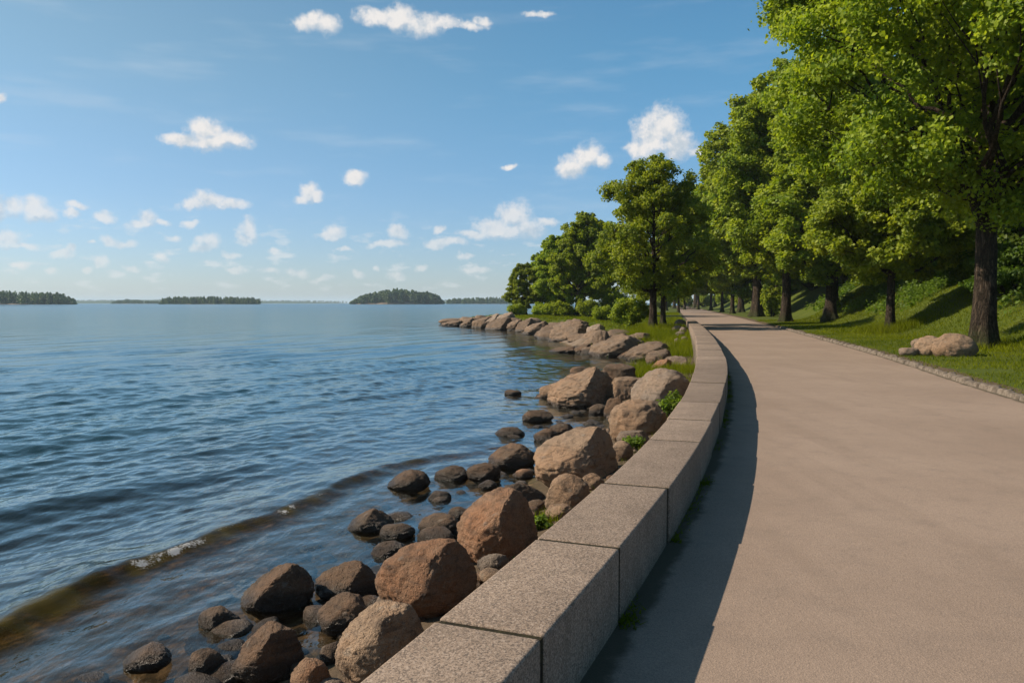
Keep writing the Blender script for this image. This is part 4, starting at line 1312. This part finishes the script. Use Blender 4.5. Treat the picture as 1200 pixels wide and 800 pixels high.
# ------------------------------------------------------------------ bushes, weeds, grass
def make_bush(name, label, loc, group, seed, R, H, n_leaf, leaf, mat=None, lobes=9):
    rng = np.random.default_rng(seed)
    acc = Acc(); C = []; Nn = []; tn = []
    per = n_leaf // lobes
    for L in range(lobes):
        a = rng.uniform(0, 6.28); d = R * 0.62 * math.sqrt(rng.uniform(0, 1))
        h = H * (0.30 + 0.42 * rng.uniform(0, 1) * (1 - (d / R) ** 2))
        c = np.array([np.cos(a) * d, np.sin(a) * d, h])
        kl = (9.0 / lobes) ** .33
        lr = np.array([R * rng.uniform(.34, .5), R * rng.uniform(.34, .5), H * rng.uniform(.24, .38)]) * kl * rng.uniform(.75, 1.2)
        g = rng.normal(size=(per, 3)); g /= np.linalg.norm(g, axis=1)[:, None]
        rad = rng.uniform(0, 1, (per, 1)) ** 0.4
        bumpy = 1 + 0.45 * vnoise(g * 2.2 + L * 7, seed)[:, None]
        C.append(c + g * rad * lr * bumpy); Nn.append(g * .6 + rng.normal(0, .5, (per, 3)) + np.array([0, 0, .35])); tn.append(np.clip(.45 + rng.uniform(-.2, .2) + rng.normal(0, .25, per), 0, 1))
        P = np.array([[np.cos(a) * .06 * R, np.sin(a) * .06 * R, -0.1], [c[0] * .6, c[1] * .6, c[2] * .55], list(c)])
        V, Q = tube(P, [.03 * R + .004, .02 * R + .003, .006 * R + .002], 5); acc.add(V, Q)
    C = np.concatenate(C); Nn = np.concatenate(Nn); tn = np.concatenate(tn)
    k = C[:, 2] > 0.0
    C, Nn, tn = C[k], Nn[k], tn[k]
    Nn /= np.linalg.norm(Nn, axis=1)[:, None]
    V, Fc = leaves(C, Nn, leaf * rng.uniform(.6, 1.35, len(C)), rng)
    root = obj(name, None, loc=loc); tag(root, label, 'bush' if 'bush' in name or 'shrub' in name else 'plant', group)
    obj('stems', acc.mesh('stems', [MAT_BARK]), root)
    obj('foliage', mesh_np('foliage', V, [Fc], [mat or MAT_LEAF], {'tint': np.repeat(tn, 4)}), root)
    return root
GB = 'bushes under the shore trees'
bR = base_at(905, 371)
make_bush('round_bush', 'rounded bright bush at the lawn edge, left of the slender dark trunk', bR, 'bushes on the lawn', 3, 0.019 * bR[1], 0.042 * bR[1], 9000, 0.0032 * bR[1])
b1 = base_at(738, 383)
bushA = make_bush('shore_bush', 'bright leafy bush left of the tallest shore tree trunk', b1, GB, 5, 0.030 * b1[1], 0.044 * b1[1], 15000, 0.0026 * b1[1], lobes=30)
for px, py, kx, kz, lb in [(708,376,.6,.5,'bush between the biggest far boulder and the bright leafy bush'),
 (690,372,.6,.6,'dark bush behind the biggest far boulder'),(655,371,.8,.5,'bush below the second shore side tree'),
 (635,369,.6,.45,'bush between the smallest shore tree and its neighbour'),(606,366,.5,.4,'bush at the foot of the smallest shore tree'),
 (722,371,.8,.8,'bush in the shade behind the bright leafy bush')]:
    p = base_at(px, py) if px > 640 else on_ground(px_x(px, 114), 114); s = p[1] / b1[1]
    copy_thing(bushA, lb, p, px * 0.37, (s * kx, s * kx, s * kz), GB)
GSL = 'undergrowth on the slope'
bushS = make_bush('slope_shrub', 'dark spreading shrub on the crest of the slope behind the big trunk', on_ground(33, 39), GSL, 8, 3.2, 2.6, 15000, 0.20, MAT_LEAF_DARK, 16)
for x, y, sc_, rot, lb in [(36,34,1.2,1.0,'dark shrub on the bank right of the big trunk'),(25.5,35,.62,2.2,'low dark shrub half way up the bank, just right of the big trunk'),(23.6,38,.6,.4,'low dark shrub half way up the bank, behind the big trunk'),(25.8,41,.8,1.4,'dark shrub half way up the bank, left of the big trunk'),(26.5,45,.85,2.9,'dark shrub on the bank between the big tree and the mid sized tree'),(28,50,.9,3.7,'dark shrub on the bank just behind the mid sized tree'),(29.5,37,.95,5.0,'dark shrub above the low ones right of the big trunk'),(29.5,57,1.0,4.4,'dark shrub low on the bank right of the leaning trunk'),(32,47,1.2,3.0,'dark shrub high on the slope left of the big trunk'),(33,54,1.3,4.0,'dark shrub behind the mid sized tree'),
 (32.5,57,1.3,5.0,'dark shrub in the deep shade right of the leaning trunk'),(35,66,1.5,.5,'dark shrub in the deep shade left of the leaning trunk'),
 (37,76,1.5,1.5,'dark shrub behind the slender dark trunk'),(35,45,1.6,2.5,'dark shrub up the bank behind other shrubs'),
 (40,95,1.8,3.5,'dark shrub behind the rounded bush'),(38,58,2.0,4.5,'tall dark shrub at the top of the slope'),(44,84,2.2,5.5,'tall dark shrub under the wood far back'),
 (38,88,2.2,1.1,'tall dark shrub closing the gap behind the slender dark trunk'),(42,110,2.6,2.1,'tall dark shrub far back beyond the rounded bush'),(40,70,2.0,3.1,'tall dark shrub closing the gap left of the leaning trunk'),(48,130,3.2,4.1,'tall dark shrub deepest in the wood'),(40,128,2.2,5.1,'dark shrub behind the close pair of trunks'),
 (36,40,1.9,.9,'tall dark shrub near the top of the bank')]:
    copy_thing(bushS, lb, on_ground(x, y), rot, sc_, GSL)
# far greenery closing the avenue
for px, d, sc_, lb in [(800,310,2.6,'distant hedge like bush left of the avenue end'),(825,315,2.6,'distant bush at the avenue end'),(850,240,2.0,'distant bush right of the avenue end'),(868,175,1.6,'distant bush behind far trunks'),(775,250,2.4,'distant bush beyond the shore trees')]:
    copy_thing(bushA, lb, on_ground(px_x(px, d), d), d * .7, sc_, 'distant bushes')

def weed(name, label, px, py, R, H, n, leaf, seed):
    p = seat(px, py)
    return make_bush(name, label, (float(p[0]), float(p[1]), float(p[2]) - .02), 'weeds growing between wall and boulders', seed, R, H, n, leaf, MAT_WEED, 8)
weed('leafy_weed', 'tallest leafy weed, bushy, between the pale domed boulder and the wall', 788, 487, .36, .62, 900, .085, 2)
weed('leafy_weed', 'weed sprawling over the low grey stone by the wall', 741, 527, .26, .30, 420, .062, 4)
weed('leafy_weed', 'weed clump beside the peaked orange boulder, against the wall', 634, 620, .17, .20, 380, .042, 6)
weed('leafy_weed', 'tiny weed above the little pale stone near the wall', 596, 655, .10, .12, 170, .032, 9)

# grass blades
def grass_mat():
    m, N = material('grass_blades')
    t = N.attr('tint').outputs['Fac']
    col = N.mix(t, (0.062, 0.090, 0.005), (0.170, 0.190, 0.010))
    d = N.n('ShaderNodeBsdfDiffuse'); N.link(col, d.inputs[0])
    tl = N.n('ShaderNodeBsdfTranslucent'); N.link(N.mix(1.0, col, (1.8, 1.8, 1.0, 1), 'MULTIPLY'), tl.inputs[0])
    mx = N.n('ShaderNodeMixShader'); mx.inputs[0].default_value = 0.4
    N.link(d.outputs[0], mx.inputs[1]); N.link(tl.outputs[0], mx.inputs[2])
    finish(N, mx.outputs[0])
    return m
MAT_BLADE = grass_mat()
def blades(S, T, hgt, wid, rng, z=None, lean=0.5):
    x, y = to_xy(S, T)
    z = land_z(S, T) if z is None else z
    n = len(x)
    a = rng.uniform(0, 6.28, n); h = hgt * rng.uniform(.5, 1.35, n)
    w = wid * rng.uniform(.7, 1.3, n)
    lx = rng.normal(0, lean, n) * h; ly = rng.normal(0, lean, n) * h
    base = np.stack([x, y, z - 0.01], 1)
    sd_ = np.stack([np.cos(a) * w, np.sin(a) * w, 0 * w], 1)
    V = np.stack([base - sd_, base + sd_, base + np.stack([lx, ly, h], 1)], 1).reshape(-1, 3)
    k = np.arange(n) * 3
    patch = 0.5 + 0.35 * vnoise(np.stack([x, y], -1) * 0.6, 15)
    tint = np.repeat(np.clip(patch + rng.normal(0, .22, n), 0, 1), 3)
    return V, np.stack([k, k + 1, k + 2], 1), tint
rng = np.random.default_rng(99)
Vs = []; Fs = []; Ts = []; n0 = 0
def add_blades(S, T, h, w, z=None, lean=.5):
    global n0
    V, Fc, tn = blades(S, T, h, w, rng, z, lean)
    Vs.append(V); Fs.append(Fc + n0); Ts.append(tn); n0 += len(V)
# lawn on the right of the path, denser near
S = 9 + 75 * rng.uniform(0, 1, 170000) ** 1.5; u = 0.28 + 16.7 * rng.uniform(0, 1, 170000)
keepm = (fbm(np.stack(to_xy(S, path_right(S) + u), -1) * 0.5, 3, 3) < 0.28) | (u > 2.0)
S, u = S[keepm], u[keepm]
hh = np.interp(u, [0, 2, 6, 16], [.06, .09, .13, .22])
add_blades(S, path_right(S) + u, hh, 0.006 + 0.00020 * S)
# left bank lawn beyond and beside the far end of the wall
n = 70000
S = rng.uniform(30, 150, n); q = rng.uniform(1.4, 26, n); T = shore_t(S) + q
ok = (T < -0.45) & (fbm(np.stack(to_xy(S, T), -1) * 0.35, 3, 13) > -0.22 - 0.02 * q)
S, T = S[ok], T[ok]
add_blades(S, T, 0.22, 0.010 + 0.00022 * S)
# tufts between the rocks near the bay and below the wall
for px, py, r, cnt, hgt in [(752,441,1.6,1500,.30),(762,436,1.2,900,.30),(790,418,1.7,1600,.40),(797,434,.9,900,.30),(792,410,1.4,1100,.40),(785,400,2.0,1200,.35),(770,395,2.6,1800,.35),(745,512,.3,200,.2),(637,612,.25,260,.14),(760,392,2.5,1500,.35),(735,392,2.5,1200,.35)]:
    p = seat(px, py); s0, t0 = to_st(p[0], p[1])
    S = s0 + rng.normal(0, r * .6, cnt); T = np.minimum(t0 + rng.normal(0, r * .45, cnt), -0.42)
    add_blades(S, T, hgt, .006 + .0002 * float(s0), lean=.4)
# thin weeds on the strip of earth behind the wall
S = rng.uniform(-2, 34, 9000); T = -wall_w(S) / 2 - np.abs(rng.normal(0, .55, 9000)) - .03
ok = (fbm(np.stack(to_xy(S, T), -1) * 1.1, 3, 83) > 0.02) & (T - shore_t(S) > 0.25)
add_blades(S[ok], T[ok], .11, .006, lean=.7)
# tussock round the foot of the mid sized tree and the big tree
for b, r, cnt, hgt in [(bB, 1.3, 2600, .5), (bA, 1.5, 1600, .25), (bF, 1.4, 1500, .4)]:
    s0, t0 = to_st(b[0], b[1])
    add_blades(s0 + rng.normal(0, r * .6, cnt), t0 + rng.normal(0, r * .6, cnt), hgt, .018)
grass = obj('grass', mesh_np('grass', np.concatenate(Vs), [np.concatenate(Fs)], [MAT_BLADE], {'tint': np.concatenate(Ts)}))
tag(grass, 'short green grass on the lawn and between the shore rocks', 'grass', kind='stuff')
# ivy and herbs on the bank, leaves coloured dark to deepen its shade
ng = 95000
S = rng.uniform(20, 95, ng); u = 6.5 + 14 * rng.uniform(0, 1, ng) ** 0.8
x, y = to_xy(S, path_right(S) + u)
dn = fbm(np.stack([x, y], -1) * 0.35, 3, 71)
ok = dn + sstep(u, 6.5, 12) * 0.75 > 0.28
S, u, x, y, dn = S[ok], u[ok], x[ok], y[ok], dn[ok]
z = land_z(S, path_right(S) + u) + np.abs(rng.normal(0, 1, len(x))) * (0.10 + 0.42 * np.clip(dn + .2, 0, 1)) 
Nn = rng.normal(0, .5, (len(x), 3)) + np.array([0, 0, .7]); Nn /= np.linalg.norm(Nn, axis=1)[:, None]
V, Fc = leaves(np.stack([x, y, z], 1), Nn, (0.10 + 0.0016 * S) * rng.uniform(.6, 1.4, len(x)), rng)
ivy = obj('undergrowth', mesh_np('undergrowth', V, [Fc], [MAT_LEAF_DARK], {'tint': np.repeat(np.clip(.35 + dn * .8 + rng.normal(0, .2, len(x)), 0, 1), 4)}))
tag(ivy, 'dark leafy ground cover spreading over the shaded bank', 'undergrowth', kind='stuff')
# moss and tiny weeds along the foot of the wall, on the path side
Vs = []; Fs = []; Ts = []; n0 = 0
S = np.concatenate([rng.uniform(2, 24, 1500)] + [j + rng.normal(0, .10, 130) for j in js[4:18]])
T = np.array([float(wall_w(s)) / 2 for s in S]) + np.abs(rng.normal(0, .045, len(S))) + .004
mk = fbm(np.stack([S * 1.2, 0 * S], -1), 2, 6) > -0.1
add_blades(S[mk], T[mk], .028, .006, z=np.zeros(mk.sum()) + .008, lean=1.0)
moss = obj('moss', mesh_np('moss', np.concatenate(Vs), [np.concatenate(Fs)], [MAT_BLADE], {'tint': np.concatenate(Ts) * 0.4}))
tag(moss, 'dark moss and tiny weeds along the foot of the wall', 'moss', kind='stuff')

# ------------------------------------------------------------------ wooded islands and the far coast
MAT_SHOREROCK = simple_mat('island_shore', (0.13, 0.095, 0.06), (0.24, 0.18, 0.12), 0.08, 0.95, 0.3, 0.5)
MAT_FARLEAF = leaf_material('island_leaves', (0.030, 0.068, 0.018), (0.090, 0.130, 0.028), (1.5, 1.6, 1.0), 0.25)
MAT_FARHILL = simple_mat('far_hill_woods', (0.030, 0.055, 0.022), (0.060, 0.090, 0.035), 0.05, 1.0, 0.3, 1.0)
def island(label, x0, x1, dist, tree_h, n_tree, seed, depth_m=60.0, hill=2.0, tops=None, leafn=150, name='island', land=None):
    rng = np.random.default_rng(seed)
    xa, xb = px_x(x0, dist), px_x(x1, dist)
    nx, ny = 60, 14
    u = np.linspace(0, 1, nx); v = np.linspace(-1, 1, ny)
    U, Vv = np.meshgrid(u, v, indexing='ij')
    body = np.clip(1 - np.abs(2 * U - 1) ** 3, 0, 1)
    X = xa + (xb - xa) * U; Y = dist + depth_m / 2 + Vv * depth_m / 2 * (0.3 + 0.7 * body)
    prof = body ** .5 * (1 - Vv ** 2)
    Z = WATER_Z - 1.0 + (1.0 + 0.9 + hill * body) * np.clip(prof * 1.8, 0, 1) ** .7 + (0.4 + 0.55 * (hill > 8) * hill) * fbm(np.stack([X * (.05 if hill < 8 else .006), Y * .01], -1), 3, seed) * prof
    isle = obj(name, mesh_np(name, np.stack([X, Y, Z], -1).reshape(-1, 3), [grid_quads(nx, ny)[:, ::-1]], [land or MAT_SHOREROCK]))
    tag(isle, label + ', its bare shore', 'island', kind='structure')
    Cs, Ns, sz, tn = [], [], [], []
    for i in range(n_tree):
        uu = rng.uniform(.03, .97); vv = rng.uniform(-.85, .7)
        b = 1 - abs(2 * uu - 1) ** 3
        env = np.interp(uu, *tops) if tops else (b ** .35)
        if rng.uniform() > env * 1.6: continue
        x = xa + (xb - xa) * uu; y = dist + depth_m / 2 + vv * depth_m / 2 * (0.3 + 0.7 * b)
        h = tree_h * env * (0.50 + 0.56 * rng.uniform() ** .7); r = tree_h * rng.uniform(.11, .27)
        z0 = WATER_Z + 0.5 + hill * b * (1 - vv ** 2)
        n = leafn
        hh = rng.uniform(0.10, 1, n)
        rad = r * np.interp(hh, [0, .15, .5, .85, 1], [.5, .9, 1, .55, .1]) * rng.uniform(.6, 1.1, n)
        a = rng.uniform(0, 6.28, n)
        g = np.stack([np.cos(a) * rad, np.sin(a) * rad, hh * h], 1)
        Cs.append(g + np.array([x, y, z0])); Ns.append(np.stack([np.cos(a), np.sin(a), .5 + 0 * a], 1) + rng.normal(0, .5, (n, 3)))
        sz.append(tree_h * .085 * rng.uniform(.6, 1.4, n)); tn.append(np.clip(rng.uniform(.1, .8) + rng.normal(0, .15, n), 0, 1))
    C = np.concatenate(Cs); Nn = np.concatenate(Ns); Nn /= np.linalg.norm(Nn, axis=1)[:, None]
    V, Fc = leaves(C, Nn, np.concatenate(sz), rng)
    w = obj('island_wood', mesh_np('island_wood', V, [Fc], [MAT_FARLEAF], {'tint': np.repeat(np.concatenate(tn), 4)}))
    tag(w, label + ', its dense trees', 'wood', kind='stuff')
island('wooded island at the left edge of the picture', -140, 76, 950, 15.5, 520, 1, 70, 1.5, ([0, .62, .72, .80, .86, .92, 1], [1, 1, .95, .85, .95, .60, .10]))
island('long low wooded island left of centre', 174, 302, 1150, 11.5, 330, 2, 60, 0.8, ([0, .05, .12, .5, .9, .93, .97, 1], [.3, .75, 1, 1, .9, .55, .8, .3]))
island('tallest humped wooded island in the centre', 405, 520, 1150, 20.0, 420, 3, 70, 4.0, ([0, .1, .25, .5, .65, .72, .8, .92, 1], [.12, .55, .72, 1, .9, .72, .8, .6, .1]))
island('wooded island partly hidden behind the rocky point', 519, 640, 1500, 14.0, 330, 4, 70, 0.8, ([0, .1, .5, .9, 1], [.55, .8, .95, 1, .9]))
island('small far wooded island between the two left islands', 122, 184, 1900, 12.0, 160, 5, 70, 1.0, ([0, .2, .4, .6, 1], [.35, .8, 1, .65, .6]), 110)
island('hazy far coast behind the islands on the left', -300, 420, 3600, 11.0, 1500, 6, 260, 13.0, ([0, .3, .5, .6, .7, .8, .9, 1], [.6, .7, .55, .5, .9, .6, 1, .9]), 90, 'far_coast', MAT_FARHILL)
island('hazy far coast behind the central islands', 400, 760, 4000, 12.0, 900, 7, 260, 14.0, ([0, .3, .6, 1], [.9, .7, .8, .9]), 90, 'far_coast', MAT_FARHILL)

# ------------------------------------------------------------------ the air
hm = bpy.data.materials.new('haze_air'); hm.use_nodes = True
HN = NT(hm.node_tree)
pv = HN.n('ShaderNodeVolumePrincipled')
pv.inputs['Color'].default_value = (0.72, 0.88, 1.0, 1)
pv.inputs['Density'].default_value = 0.0001
pv.inputs['Anisotropy'].default_value = 0.0
ho = HN.n('ShaderNodeOutputMaterial'); HN.link(pv.outputs[0], ho.inputs['Volume'])
bm = bmesh.new(); bmesh.ops.create_cube(bm, size=1.0)
me = bpy.data.meshes.new('haze'); bm.to_mesh(me); bm.free()
me.materials.append(hm)
haze = obj('haze', me, loc=(0, 1500, 0))
haze.scale = (24000, 24000, 1)
zmin, zmax = WATER_Z - 7.0, 60.0
haze.location.z = (zmin + zmax) / 2; haze.scale.z = zmax - zmin
tag(haze, kind='stuff')
